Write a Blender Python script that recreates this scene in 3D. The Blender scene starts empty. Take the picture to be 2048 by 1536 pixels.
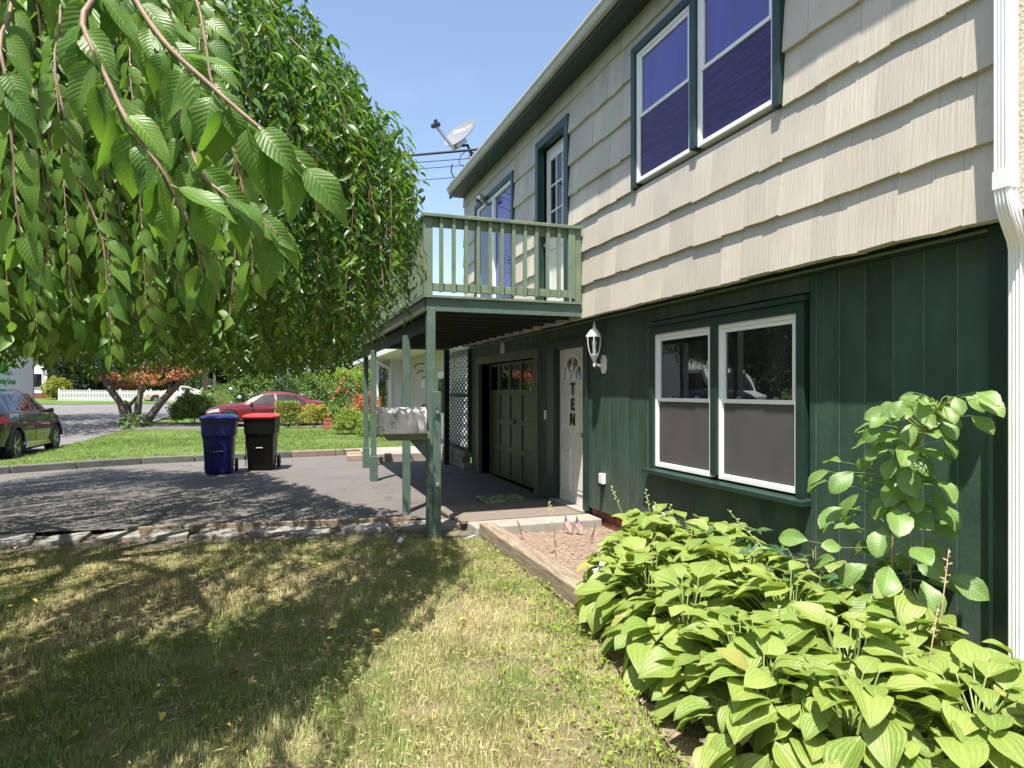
import bpy, bmesh, math, random
import numpy as np
from mathutils import Vector, Matrix
R = math.radians
random.seed(7)
rng = np.random.default_rng(7)
scene = bpy.context.scene
col = scene.collection

# ------------------------------------------------------------------ camera, sky, sun, exposure
CAMH = 1.52
YAW = R(19.31)
cam_d = bpy.data.cameras.new('camera')
cam_d.sensor_width = 36.0
cam_d.lens = 23.27
cam_d.shift_y = 0.0073
cam_d.clip_start = 0.05
cam_d.clip_end = 2000
cam = bpy.data.objects.new('camera', cam_d)
cam.location = (0, 0, CAMH)
cam.rotation_euler = (R(90), 0, -YAW)
col.objects.link(cam)
scene.camera = cam

SUN_TRAVEL = Vector((.15, .215, -.69)).normalized()
world = bpy.data.worlds.new('World')
scene.world = world
world.use_nodes = True
wt = world.node_tree
wt.nodes.clear()
w_out = wt.nodes.new('ShaderNodeOutputWorld')
w_bg = wt.nodes.new('ShaderNodeBackground')
w_sky = wt.nodes.new('ShaderNodeTexSky')
w_sky.sky_type = 'NISHITA'
w_sky.sun_disc = False
w_sky.sun_elevation = R(69)
w_sky.sun_rotation = R(215)
w_sky.altitude = 50
w_sky.air_density = 1.0
w_sky.dust_density = 1.6
w_sky.ozone_density = .2
w_bg.inputs['Strength'].default_value = 0.11
# thin wisps of cloud, everywhere in the sky alike
w_tc = wt.nodes.new('ShaderNodeTexCoord')
w_map = wt.nodes.new('ShaderNodeMapping')
w_map.inputs['Scale'].default_value = (2.2, 2.2, 5.0)
w_map.inputs['Location'].default_value = (3.1, .7, 1.3)
w_n = wt.nodes.new('ShaderNodeTexNoise')
w_n.inputs['Scale'].default_value = 1.6
w_n.inputs['Detail'].default_value = 6
w_r = wt.nodes.new('ShaderNodeMapRange')
w_r.inputs['From Min'].default_value = .60
w_r.inputs['From Max'].default_value = .85
w_r.inputs['To Max'].default_value = .06
w_mix = wt.nodes.new('ShaderNodeMix')
w_mix.data_type = 'RGBA'
w_mix.inputs[7].default_value = (7.5, 7.8, 8.2, 1)
L = wt.links.new
L(w_tc.outputs['Generated'], w_map.inputs['Vector'])
L(w_map.outputs['Vector'], w_n.inputs['Vector'])
L(w_n.outputs['Fac'], w_r.inputs['Value'])
L(w_r.outputs['Result'], w_mix.inputs[0])
L(w_sky.outputs['Color'], w_mix.inputs[6])
L(w_mix.outputs[2], w_bg.inputs['Color'])
L(w_bg.outputs['Background'], w_out.inputs['Surface'])

sun_d = bpy.data.lights.new('sun', 'SUN')
sun_d.energy = 5.0
sun_d.angle = R(.5)
sun_d.color = (1.0, .95, .87)
sun = bpy.data.objects.new('sun', sun_d)
sun.rotation_euler = SUN_TRAVEL.to_track_quat('-Z', 'Y').to_euler()
sun.location = (-5, -8, 20)
col.objects.link(sun)

scene.view_settings.view_transform = 'Standard'
scene.view_settings.look = 'None'
scene.view_settings.exposure = 1.25
scene.view_settings.gamma = 1.0
scene.view_settings.use_curve_mapping = False
scene.render.resolution_x = 1024
scene.render.resolution_y = 768
scene.render.engine = 'CYCLES'
scene.cycles.max_bounces = 8
scene.cycles.transparent_max_bounces = 8

# ------------------------------------------------------------------ material helpers
def mixrgb(nt, fac, a, b, blend='MIX'):
    n = nt.nodes.new('ShaderNodeMix'); n.data_type = 'RGBA'; n.blend_type = blend
    for i, v in ((0, fac), (6, a), (7, b)):
        if hasattr(v, 'is_linked') or hasattr(v, 'links'):
            nt.links.new(v, n.inputs[i])
        elif i == 0:
            n.inputs[0].default_value = v
        else:
            n.inputs[i].default_value = (*v[:3], 1)
    return n.outputs[2]

def math_n(nt, op, a, b=0.0, c=None):
    n = nt.nodes.new('ShaderNodeMath'); n.operation = op
    for i, v in enumerate((a, b) if c is None else (a, b, c)):
        if hasattr(v, 'links'): nt.links.new(v, n.inputs[i])
        else: n.inputs[i].default_value = v
    return n.outputs[0]

def coords(nt, stretch=(1, 1, 1), rnd=True, kind='Object'):
    tc = nt.nodes.new('ShaderNodeTexCoord')
    v = tc.outputs[kind]
    if rnd:
        oi = nt.nodes.new('ShaderNodeObjectInfo')
        m = math_n(nt, 'MULTIPLY', oi.outputs['Random'], 37.0)
        a = nt.nodes.new('ShaderNodeVectorMath'); a.operation = 'ADD'
        nt.links.new(v, a.inputs[0]); nt.links.new(m, a.inputs[1])
        v = a.outputs[0]
    mp = nt.nodes.new('ShaderNodeMapping')
    mp.inputs['Scale'].default_value = stretch
    nt.links.new(v, mp.inputs['Vector'])
    return mp.outputs['Vector']

def noise(nt, vec, scale, detail=4, rough=.55):
    n = nt.nodes.new('ShaderNodeTexNoise')
    n.inputs['Scale'].default_value = scale; n.inputs['Detail'].default_value = detail
    n.inputs['Roughness'].default_value = rough
    nt.links.new(vec, n.inputs['Vector'])
    return n.outputs['Fac']

def ramp(nt, fac, lo, hi, tmin=0., tmax=1.):
    n = nt.nodes.new('ShaderNodeMapRange')
    n.inputs['From Min'].default_value = lo; n.inputs['From Max'].default_value = hi
    n.inputs['To Min'].default_value = tmin; n.inputs['To Max'].default_value = tmax
    nt.links.new(fac, n.inputs['Value'])
    return n.outputs['Result']

def newmat(name):
    m = bpy.data.materials.new(name); m.use_nodes = True
    nt = m.node_tree
    return m, nt, nt.nodes['Principled BSDF']

def mat(name, c, rough=.6, metal=0., spec=.5, var=.18, vscale=5, stretch=(1, 1, 1), bump=0., bscale=40,
        bstretch=None, rnd=0., coat=0., dirt=None, dscale=3, dlo=.52, dhi=.72, damt=.7, rvar=.0, ior=None, splash=None):
    m, nt, p = newmat(name)
    v = coords(nt, stretch)
    f = ramp(nt, noise(nt, v, vscale, 6), .25, .75)
    a = tuple(x * (1 - var) for x in c); b = tuple(min(1, x * (1 + var)) for x in c)
    cc = mixrgb(nt, f, a, b)
    if rnd:
        oi = nt.nodes.new('ShaderNodeObjectInfo')
        hs = nt.nodes.new('ShaderNodeHueSaturation')
        nt.links.new(ramp(nt, oi.outputs['Random'], 0, 1, 1 - rnd, 1 + rnd), hs.inputs['Value'])
        nt.links.new(cc, hs.inputs['Color']); cc = hs.outputs['Color']
    if dirt:
        d = noise(nt, coords(nt, stretch, True), dscale, 8, .65)
        cc = mixrgb(nt, ramp(nt, d, dlo, dhi, 0, damt), cc, dirt)
    if splash:
        sz = nt.nodes.new('ShaderNodeSeparateXYZ'); tcs = nt.nodes.new('ShaderNodeTexCoord'); nt.links.new(tcs.outputs['Object'], sz.inputs[0])
        sn = ramp(nt, noise(nt, coords(nt, (1, 1, .6), True), 7, 6, .65), .35, .7)
        cc = mixrgb(nt, math_n(nt, 'MULTIPLY', ramp(nt, sz.outputs[2], .02, .75, .75, 0), sn), cc, splash)
    nt.links.new(cc, p.inputs['Base Color'])
    p.inputs['Roughness'].default_value = rough
    if rvar:
        nt.links.new(ramp(nt, noise(nt, v, vscale * 2.3, 4), .3, .7, max(0, rough - rvar), min(1, rough + rvar)), p.inputs['Roughness'])
    p.inputs['Metallic'].default_value = metal
    p.inputs['Specular IOR Level'].default_value = spec
    if ior: p.inputs['IOR'].default_value = ior
    if coat:
        p.inputs['Coat Weight'].default_value = coat; p.inputs['Coat Roughness'].default_value = .04
    if bump:
        bn = nt.nodes.new('ShaderNodeBump'); bn.inputs['Strength'].default_value = bump; bn.inputs['Distance'].default_value = .01
        nt.links.new(noise(nt, coords(nt, bstretch or stretch), bscale, 5), bn.inputs['Height'])
        nt.links.new(bn.outputs['Normal'], p.inputs['Normal'])
    return m

def leafmat(name, c1, c2, trans=.35, rough=.42, vein=None, many=False, spec=.5):
    """c1..c2 by the per-leaf 'tint' attribute (or object random); translucent blades."""
    m, nt, p = newmat(name)
    at = nt.nodes.new('ShaderNodeAttribute'); at.attribute_name = 'tint'
    oi = nt.nodes.new('ShaderNodeObjectInfo')
    t = at.outputs['Fac']
    if vein and not many: t = oi.outputs['Random']
    cc = mixrgb(nt, t, c1, c2)
    if vein:
        uv = nt.nodes.new('ShaderNodeUVMap'); uv.uv_map = 'UVMap'
        sx = nt.nodes.new('ShaderNodeSeparateXYZ'); nt.links.new(uv.outputs['UV'], sx.inputs[0])
        u = math_n(nt, 'ABSOLUTE', math_n(nt, 'MULTIPLY_ADD', sx.outputs[0], 2.0, -1.0))
        if vein == 'pinnate':
            w = math_n(nt, 'SINE', math_n(nt, 'MULTIPLY', math_n(nt, 'SUBTRACT', sx.outputs[1], math_n(nt, 'MULTIPLY', u, .22)), 75.0))
        else:
            w = math_n(nt, 'SINE', math_n(nt, 'MULTIPLY', u, 24.0))
        w = ramp(nt, w, -1, 1)
        mid = ramp(nt, u, 0.0, .07, 1, 0)
        h = math_n(nt, 'SUBTRACT', w, mid)
        nz = noise(nt, coords(nt, (1, 1, 1)), 18, 4)
        cc = mixrgb(nt, ramp(nt, nz, .3, .75, 0, .45), cc, tuple(x * 1.35 for x in c2))
        edge = math_n(nt, 'MULTIPLY', ramp(nt, noise(nt, coords(nt, (1, 1, 1)), 7, 5, .7), .52, .62), ramp(nt, math_n(nt, 'MAXIMUM', u, sx.outputs[1]), .72, 1.0))
        cc = mixrgb(nt, math_n(nt, 'MULTIPLY', edge, .8), cc, (.22, .15, .05))
        if vein == 'parallel':   # a few ageing leaves
            old = math_n(nt, 'MULTIPLY', math_n(nt, 'GREATER_THAN', oi.outputs['Random'], .975), ramp(nt, nz, .35, .7, .25, 1))
            cc = mixrgb(nt, old, cc, (.34, .29, .09))
        vc = math_n(nt, 'POWER', w, 6.0)
        cc = mixrgb(nt, math_n(nt, 'MAXIMUM', math_n(nt, 'MULTIPLY', vc, .10 if vein == 'parallel' else .05), math_n(nt, 'MULTIPLY', mid, .4)), cc, tuple(min(1, x * 2.0 + .03) for x in c2))
        bn = nt.nodes.new('ShaderNodeBump'); bn.inputs['Strength'].default_value = .45 if vein == 'parallel' else .16; bn.inputs['Distance'].default_value = .004
        nt.links.new(h, bn.inputs['Height']); nt.links.new(bn.outputs['Normal'], p.inputs['Normal'])
    nt.links.new(cc, p.inputs['Base Color'])
    p.inputs['Roughness'].default_value = rough
    p.inputs['Specular IOR Level'].default_value = spec
    tr = nt.nodes.new('ShaderNodeBsdfTranslucent')
    tc = mixrgb(nt, .5, cc, (c2[0] * 1.6 + .01, c2[1] * 1.8 + .02, c2[2] * .6))
    nt.links.new(tc, tr.inputs['Color'])
    ms = nt.nodes.new('ShaderNodeMixShader'); ms.inputs[0].default_value = trans
    nt.links.new(p.outputs[0], ms.inputs[1]); nt.links.new(tr.outputs[0], ms.inputs[2])
    nt.links.new(ms.outputs[0], nt.nodes['Material Output'].inputs['Surface'])
    return m

# ------------------------------------------------------------------ object helpers
def tag(o, label=None, cat=None, group=None, kind=None, category=None):
    cat = cat or category
    if label: o['label'] = label
    if cat: o['category'] = cat
    if group: o['group'] = group
    if kind: o['kind'] = kind
    return o

def thing(name, loc, label, cat, group=None, rz=0.):
    o = bpy.data.objects.new(name, None)
    o.empty_display_size = .2
    o.location = loc; o.rotation_euler = (0, 0, rz)
    col.objects.link(o)
    return tag(o, label, cat, group)

class MB:
    """collects shapes, builds ONE mesh object"""
    def __init__(s): s.v = []; s.f = []
    def add(s, vs, fs):
        k = len(s.v); s.v += [tuple(x) for x in vs]; s.f += [tuple(i + k for i in f) for f in fs]; return s
    def box(s, x0, x1, y0, y1, z0, z1):
        return s.add([(x0, y0, z0), (x1, y0, z0), (x1, y1, z0), (x0, y1, z0), (x0, y0, z1), (x1, y0, z1), (x1, y1, z1), (x0, y1, z1)],
                     [(3, 2, 1, 0), (4, 5, 6, 7), (0, 1, 5, 4), (1, 2, 6, 5), (2, 3, 7, 6), (3, 0, 4, 7)])
    def hexa(s, p):   # 8 points, bottom ring then top ring
        return s.add(p, [(3, 2, 1, 0), (4, 5, 6, 7), (0, 1, 5, 4), (1, 2, 6, 5), (2, 3, 7, 6), (3, 0, 4, 7)])
    def bar(s, a, b, w, h, up=(0, 0, 1)):
        a = Vector(a); b = Vector(b); d = (b - a).normalized(); up = Vector(up)
        if abs(d.dot(up)) > .98: up = Vector((1, 0, 0))
        x = d.cross(up).normalized(); y = x.cross(d).normalized()
        q = [(-w / 2, -h / 2), (w / 2, -h / 2), (w / 2, h / 2), (-w / 2, h / 2)]
        return s.add([a + x * i + y * j for i, j in q] + [b + x * i + y * j for i, j in q],
                     [(0, 1, 2, 3), (7, 6, 5, 4), (4, 5, 1, 0), (5, 6, 2, 1), (6, 7, 3, 2), (7, 4, 0, 3)])
    def tube(s, pts, rad, n=8, cap=True):
        pts = [Vector(p) for p in pts]
        if not hasattr(rad, '__len__'): rad = [rad] * len(pts)
        k = len(s.v); prev = None
        for i, p in enumerate(pts):
            d = (pts[min(i + 1, len(pts) - 1)] - pts[max(i - 1, 0)])
            d = d.normalized() if d.length > 1e-9 else Vector((0, 0, 1))
            if prev is None:
                x = d.orthogonal().normalized()
            else:
                x = (prev - d * prev.dot(d)); x = x.normalized() if x.length > 1e-6 else d.orthogonal().normalized()
            prev = x; y = d.cross(x)
            for j in range(n):
                a = 2 * math.pi * j / n
                s.v.append(tuple(p + (x * math.cos(a) + y * math.sin(a)) * rad[i]))
        for i in range(len(pts) - 1):
            for j in range(n):
                a = k + i * n + j; b = k + i * n + (j + 1) % n
                s.f.append((a, b, b + n, a + n))
        if cap:
            s.f.append(tuple(k + j for j in reversed(range(n)))); s.f.append(tuple(k + (len(pts) - 1) * n + j for j in range(n)))
        return s
    def lathe(s, prof, c, axis=(0, 0, 1), n=20, cap=True):
        ax = Vector(axis).normalized(); x = ax.orthogonal().normalized(); y = ax.cross(x); c = Vector(c); k = len(s.v)
        for r, h in prof:
            for j in range(n):
                a = 2 * math.pi * j / n
                s.v.append(tuple(c + ax * h + (x * math.cos(a) + y * math.sin(a)) * r))
        for i in range(len(prof) - 1):
            for j in range(n):
                a = k + i * n + j; b = k + i * n + (j + 1) % n
                s.f.append((a, b, b + n, a + n))
        if cap: s.f.append(tuple(k + j for j in reversed(range(n)))); s.f.append(tuple(k + (len(prof) - 1) * n + j for j in range(n)))
        return s
    def prism(s, poly, off):
        k = len(poly); off = Vector(off); p = [Vector(q) for q in poly]
        return s.add(p + [q + off for q in p], [tuple(reversed(range(k))), tuple(range(k, 2 * k))] + [(i, (i + 1) % k, (i + 1) % k + k, i + k) for i in range(k)])
    def loft(s, rings, close=True, caps=True):
        n = len(rings[0]); k = len(s.v)
        for r in rings: s.v += [tuple(p) for p in r]
        for i in range(len(rings) - 1):
            for j in range(n if close else n - 1):
                a = k + i * n + j; b = k + i * n + (j + 1) % n
                s.f.append((a, b, b + n, a + n))
        if caps:
            s.f.append(tuple(k + j for j in reversed(range(n)))); s.f.append(tuple(k + (len(rings) - 1) * n + j for j in range(n)))
        return s
    def build(s, name, m, parent=None, local=False, smooth=False, bevel=0, origin=None, **tg):
        me = bpy.data.meshes.new(name)
        vs = s.v
        o0 = Vector((0, 0, 0))
        if parent and not local:
            q = parent
            while q: o0 += q.location; q = q.parent
        org = Vector(origin) if origin is not None else o0
        vs = [(a - org[0], b - org[1], c - org[2]) for a, b, c in s.v]
        me.from_pydata(vs, [], s.f); me.update()
        bm = bmesh.new(); bm.from_mesh(me); bmesh.ops.recalc_face_normals(bm, faces=bm.faces); bm.to_mesh(me); bm.free()
        if m: me.materials.append(m)
        o = bpy.data.objects.new(name, me); col.objects.link(o)
        o.location = org - o0 if (parent and not local) else (org if origin is not None else (0, 0, 0))
        if parent: o.parent = parent
        if smooth:
            me.polygons.foreach_set('use_smooth', [True] * len(me.polygons))
            if smooth != 'all':
                md = o.modifiers.new('edge', 'EDGE_SPLIT'); md.split_angle = R(smooth if smooth is not True else 35)
        if bevel:
            md = o.modifiers.new('bevel', 'BEVEL'); md.width = bevel; md.segments = 2; md.limit_method = 'ANGLE'
        return tag(o, **tg)

def link_mesh(name, me, parent=None, mtx=None, **tg):
    o = bpy.data.objects.new(name, me); col.objects.link(o)
    if parent: o.parent = parent
    if mtx is not None: o.matrix_local = mtx
    return tag(o, **tg)

def tri_mesh(name, V, T, m, tint=None, uv=None, smooth=False):
    me = bpy.data.meshes.new(name)
    V = np.ascontiguousarray(V, dtype=np.float32); T = np.ascontiguousarray(T, dtype=np.int32)
    me.vertices.add(len(V)); me.vertices.foreach_set('co', V.ravel())
    me.loops.add(T.size); me.loops.foreach_set('vertex_index', T.ravel())
    me.polygons.add(len(T)); me.polygons.foreach_set('loop_start', np.arange(0, T.size, 3, dtype=np.int32))
    if smooth: me.polygons.foreach_set('use_smooth', np.ones(len(T), dtype=bool))
    me.update(calc_edges=True)
    if tint is not None:
        a = me.attributes.new('tint', 'FLOAT', 'POINT'); a.data.foreach_set('value', np.ascontiguousarray(tint, dtype=np.float32))
    if uv is not None:
        l = me.uv_layers.new(name='UVMap'); l.data.foreach_set('uv', np.ascontiguousarray(uv[T.ravel()], dtype=np.float32).ravel())
    me.materials.append(m)
    return me

LEAF8 = (np.array([(0, 0, 0), (.3, -.46, .07), (.3, 0, -.02), (.3, .46, .07), (.65, -.36, .02), (.65, 0, -.06), (.65, .36, .02), (1, 0, -.2)], float),
         np.array([(0, 2, 1), (0, 3, 2), (1, 2, 5), (1, 5, 4), (2, 3, 6), (2, 6, 5), (4, 5, 7), (5, 6, 7)]))
def leaf_grid(ns=7):
    v, f = [], []
    for i in range(ns + 1):
        t = i / ns; w = (max(0., math.sin(math.pi * t ** .66)) ** 1.05) * .50 if 0 < t < 1 else .008
        for j in (-1, 0, 1): v.append((t - .07 * t * t, j * w, (.12 * w if j else -.02) - .26 * t * t))
    for i in range(ns):
        for j in (0, 1): a = i * 3 + j; f += [(a, a + 3, a + 4), (a, a + 4, a + 1)]
    return np.array(v), np.array(f)
LEAF24 = leaf_grid()
UV24 = np.array([((j + 1) / 2, i / 7) for i in range(8) for j in (-1, 0, 1)])
LEAF4 = (np.array([(0, 0, 0), (.45, -.5, .08), (1, 0, -.1), (.45, .5, .08)], float), np.array([(0, 3, 1), (1, 3, 2)]))
BLADE = (np.array([(0, -.5, 0), (0, .5, 0), (.55, -.38, .06), (.55, .38, .06), (1, 0, .22)], float), np.array([(0, 1, 3), (0, 3, 2), (2, 3, 4)]))

def norm(a): return a / np.maximum(np.linalg.norm(a, axis=-1, keepdims=True), 1e-9)

def scatter(name, pos, dr, nr, Ln, Wd, tint, m, tmpl=LEAF4, parent=None, smooth=False, uv=None, **tg):
    """many leaves as ONE mesh; local to parent (parent unrotated: world minus its location)"""
    pos = np.asarray(pos, float); n = len(pos)
    if parent is not None: pos = pos - np.array(parent.location)
    dr = norm(np.asarray(dr, float)); nr = np.asarray(nr, float)
    sd = norm(np.cross(dr, nr)); nr = np.cross(sd, dr)
    t, F = tmpl; k = len(t)
    Ln = np.broadcast_to(Ln, (n,)); Wd = np.broadcast_to(Wd, (n,))
    V = (pos[:, None] + dr[:, None] * (t[None, :, 0:1] * Ln[:, None, None]) + sd[:, None] * (t[None, :, 1:2] * Wd[:, None, None])
         + nr[:, None] * (t[None, :, 2:3] * Ln[:, None, None])).reshape(-1, 3)
    T = (F[None] + (np.arange(n) * k)[:, None, None]).reshape(-1, 3)
    me = tri_mesh(name, V, T, m, tint=np.repeat(np.broadcast_to(tint, (n,)), k), smooth=smooth, uv=None if uv is None else np.tile(uv, (n, 1)))
    return link_mesh(name, me, parent, **tg)

def W(px, d, z=0.):   # a point seen at bearing px (0..2048), d metres ahead, used to lay out the far scenery
    u = (px - 1024) / 1324.
    return (d * (.3306 + u * .9437), d * (.9437 - u * .3306), z)

def gz(y): return 0. if y < 28 else (y - 28) * .021

# ------------------------------------------------------------------ materials
M = {}
def paint(name, c, **k):
    M[name] = mat(name, c, **k); return M[name]
paint('shingle', (.485, .440, .370), rough=.62, var=.09, vscale=2.5, bump=.5, bscale=24, bstretch=(1, 2.6, .10), rnd=.085, dirt=(.30, .26, .20), dscale=8, dlo=.58, dhi=.8, damt=.38)
paint('trim_cream', (.45, .36, .17), rough=.6)
paint('siding_green', (.042, .076, .054), rough=.5, spec=.15, var=.32, vscale=4, stretch=(1, 1, .5), bump=.25, bscale=45, rnd=.13, rvar=.1, splash=(.11, .115, .095), dirt=(.16, .20, .17), dscale=75, dlo=.68, dhi=.73, damt=.6)
paint('groove_glint', (.14, .19, .165), rough=.6, var=.4, vscale=30)  # pale colour stands in for sunlight caught on the groove edges
paint('siding_back', (.006, .014, .011), rough=.8)
paint('trim_dark', (.014, .036, .029), rough=.4, var=.2, bump=.12)
paint('fascia_green', (.014, .034, .033), rough=.45, var=.25)
paint('deck_green', (.135, .185, .12), rough=.55, var=.18, vscale=7, stretch=(1, 1, .6), bump=.2, bscale=30, rnd=.06, dirt=(.05, .075, .05), dscale=5, damt=.5)
paint('post_green', (.075, .125, .10), rough=.55, var=.2, vscale=6, bump=.25, bscale=30, rnd=.08, dirt=(.22, .21, .18), dscale=22, dlo=.60, dhi=.66, damt=.6)
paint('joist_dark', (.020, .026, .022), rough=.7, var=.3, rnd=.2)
paint('garage_olive', (.070, .086, .032), rough=.45, var=.12)
paint('garage_trim', (.085, .088, .05), rough=.5, var=.15)
paint('vinyl', (.80, .80, .80), rough=.35, var=.04)
paint('door_white', (.74, .72, .68), rough=.4, var=.05)
paint('downspout', (.78, .78, .78), rough=.35, var=.05, dirt=(.35, .33, .26), dscale=5, dlo=.62, dhi=.85, damt=.4)
paint('gutter', (.48, .46, .40), rough=.4, var=.10)
paint('roof_shingle', (.10, .095, .09), rough=.9, var=.4, vscale=20, bump=.4)
paint('stucco', (.62, .55, .46), rough=.9, var=.10, bump=.8, bscale=60)
paint('concrete', (.26, .235, .20), rough=.85, var=.18, vscale=6, bump=.4, bscale=70, dirt=(.20, .18, .14), dscale=4, damt=.6)
paint('flagstone', (.21, .20, .18), rough=.85, var=.18, vscale=4, bump=.3, bscale=30, rnd=.15, dirt=(.11, .10, .07), dscale=5, damt=.6)
paint('kerb_dark', (.10, .10, .092), rough=.9, var=.3, bump=.5, rnd=.15)
paint('brick_red', (.20, .065, .042), rough=.85, var=.3, bump=.5, rnd=.25)
paint('brick_tan', (.24, .19, .14), rough=.85, var=.25, bump=.5, rnd=.2)
paint('timber', (.25, .195, .14), rough=.85, var=.5, vscale=9, stretch=(6, .5, 6), bump=1., bscale=18, bstretch=(7, .4, 7), rnd=.08, dirt=(.07, .055, .04), dscale=5, dlo=.5, dhi=.68, damt=.8)
paint('plank', (.145, .12, .095), rough=.8, var=.3, vscale=9, stretch=(.5, 6, 6), bump=.5, bscale=16, bstretch=(.5, 7, 7), rnd=.12)
paint('soil', (.19, .135, .10), rough=.95, var=.45, vscale=18, bump=1., bscale=60, dirt=(.34, .27, .21), dscale=40, dlo=.58, dhi=.7, damt=.7)
paint('margin_soil', (.095, .078, .060), rough=.95, var=.45, vscale=12, bump=1., bscale=50)
paint('bark', (.13, .105, .08), rough=.9, var=.35, vscale=8, stretch=(3, 3, .6), bump=.8, bscale=14, bstretch=(4, 4, .8))
paint('twig', (.17, .11, .07), rough=.65, var=.3, vscale=30, bump=.2)
paint('stem_green', (.20, .27, .07), rough=.5, var=.2)
paint('stem_pale', (.40, .42, .20), rough=.5, var=.15)
paint('stem_dry', (.34, .25, .14), rough=.7, var=.2)
paint('metal_white', (.72, .70, .66), rough=.35, var=.05)
paint('black_iron', (.012, .012, .013), rough=.4)
paint('brass', (.45, .30, .10), rough=.35, metal=.9)
paint('steel', (.45, .46, .47), rough=.35, metal=.8)
paint('letter_black', (.008, .008, .009), rough=.5)
paint('rubber', (.012, .012, .013), rough=.75, var=.2)
paint('alloy', (.55, .54, .52), rough=.28, metal=.85)
paint('paint_black', (.006, .006, .008), rough=.25, spec=.5, coat=1., var=.05)
paint('paint_red', (.13, .004, .008), rough=.3, metal=.1, coat=1., var=.05)
paint('paint_tan', (.42, .33, .24), rough=.35, coat=.6, var=.05)
paint('car_trim', (.025, .025, .026), rough=.55)
paint('chrome', (.7, .7, .7), rough=.12, metal=1.)
paint('truck_white', (.70, .72, .68), rough=.4, var=.04)
paint('logo_green', (.01, .30, .04), rough=.4, var=.03)
paint('bin_blue', (.004, .010, .10), rough=.32, var=.15, rvar=.1, bump=.05)
paint('bin_black', (.004, .004, .004), rough=.38, spec=.3, var=.2, bump=.05)
paint('lid_red', (.42, .022, .02), rough=.35, var=.1)
paint('house_white', (.72, .72, .70), rough=.6, var=.05)
paint('house_blue', (.42, .47, .50), rough=.6, var=.06, rnd=.05)
paint('house_beige', (.46, .42, .35), rough=.65, var=.06, rnd=.04)
paint('cloth_red', (.45, .02, .025), rough=.7); paint('cloth_white', (.75, .73, .70), rough=.7); paint('cloth_blue', (.02, .03, .16), rough=.7)
paint('dish_gray', (.19, .20, .212), rough=.35, var=.04)
paint('cable', (.01, .01, .012), rough=.6)
paint('pole_wood', (.36, .26, .16), rough=.85, var=.25, stretch=(4, 4, .3), bump=.3)
paint('petal', (.62, .55, .74), rough=.5, var=.1)
paint('rose', (.62, .03, .05), rough=.5, var=.2)
paint('hydrangea', (.32, .36, .52), rough=.6, var=.2)
paint('curtain', (.45, .43, .42), rough=.8, var=.15, vscale=10, stretch=(1, 6, .3))
paint('mat_rubber', (.02, .03, .02), rough=.9)

def glassmat(name, c, tint=(1, 1, 1), rough=.015, ior=1.6, wav=.02):
    m, nt, p = newmat(name)
    v = coords(nt)
    f = ramp(nt, noise(nt, coords(nt, (1, 1.6, .5)), 2.2, 4), .35, .65)
    nt.links.new(mixrgb(nt, f, tuple(x * .35 for x in c), tuple(x * 2.0 for x in c)), p.inputs['Base Color'])
    p.inputs['Roughness'].default_value = rough
    p.inputs['IOR'].default_value = ior
    p.inputs['Specular IOR Level'].default_value = .5
    p.inputs['Specular Tint'].default_value = (*tint, 1)
    if wav:
        bn = nt.nodes.new('ShaderNodeBump'); bn.inputs['Strength'].default_value = wav; bn.inputs['Distance'].default_value = .05
        nt.links.new(noise(nt, v, 1.6, 2), bn.inputs['Height']); nt.links.new(bn.outputs['Normal'], p.inputs['Normal'])
    M[name] = m
glassmat('glass_upper', (.020, .016, .085), (.62, .52, 1.0), ior=2.7, wav=.07)
glassmat('glass_lower', (.012, .013, .014), (1, 1, 1), ior=1.9)
glassmat('glass_door', (.015, .02, .03), (.9, .93, 1), ior=1.5)
glassmat('glass_car', (.006, .008, .010), (1, 1, 1), ior=1.6, wav=0)
glassmat('headlight', (.25, .26, .28), (1, 1, 1), ior=1.8, wav=0)
def clearglass(name):
    m, nt, p = newmat(name)
    p.inputs['Base Color'].default_value = (.9, .92, .92, 1); p.inputs['Transmission Weight'].default_value = 1
    p.inputs['Roughness'].default_value = .03; p.inputs['IOR'].default_value = 1.15
    M[name] = m
clearglass('glass_clear')
paint('screen_gray', (.085, .080, .080), rough=.75, var=.12, vscale=3, spec=.15)
paint('screen_violet', (.038, .022, .105), rough=.30, var=.75, vscale=5, stretch=(1, .6, 7), spec=.3, ior=1.5, bump=.12, bscale=6, bstretch=(1, .5, 7))

# white, mildewed mailbox
def mailbox_mat():
    m, nt, p = newmat('mailbox_white')
    v = coords(nt, (1, 1, 1), False)
    big = noise(nt, v, 7, 4); fine = noise(nt, v, 95, 6, .7)
    s = math_n(nt, 'ADD', math_n(nt, 'MULTIPLY', big, .55), math_n(nt, 'MULTIPLY', fine, .6))
    nt.links.new(mixrgb(nt, ramp(nt, s, .56, .68, 0, .85), (.66, .63, .62), (.075, .075, .07)), p.inputs['Base Color'])
    p.inputs['Roughness'].default_value = .5
    M['mailbox_white'] = m
mailbox_mat()

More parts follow.
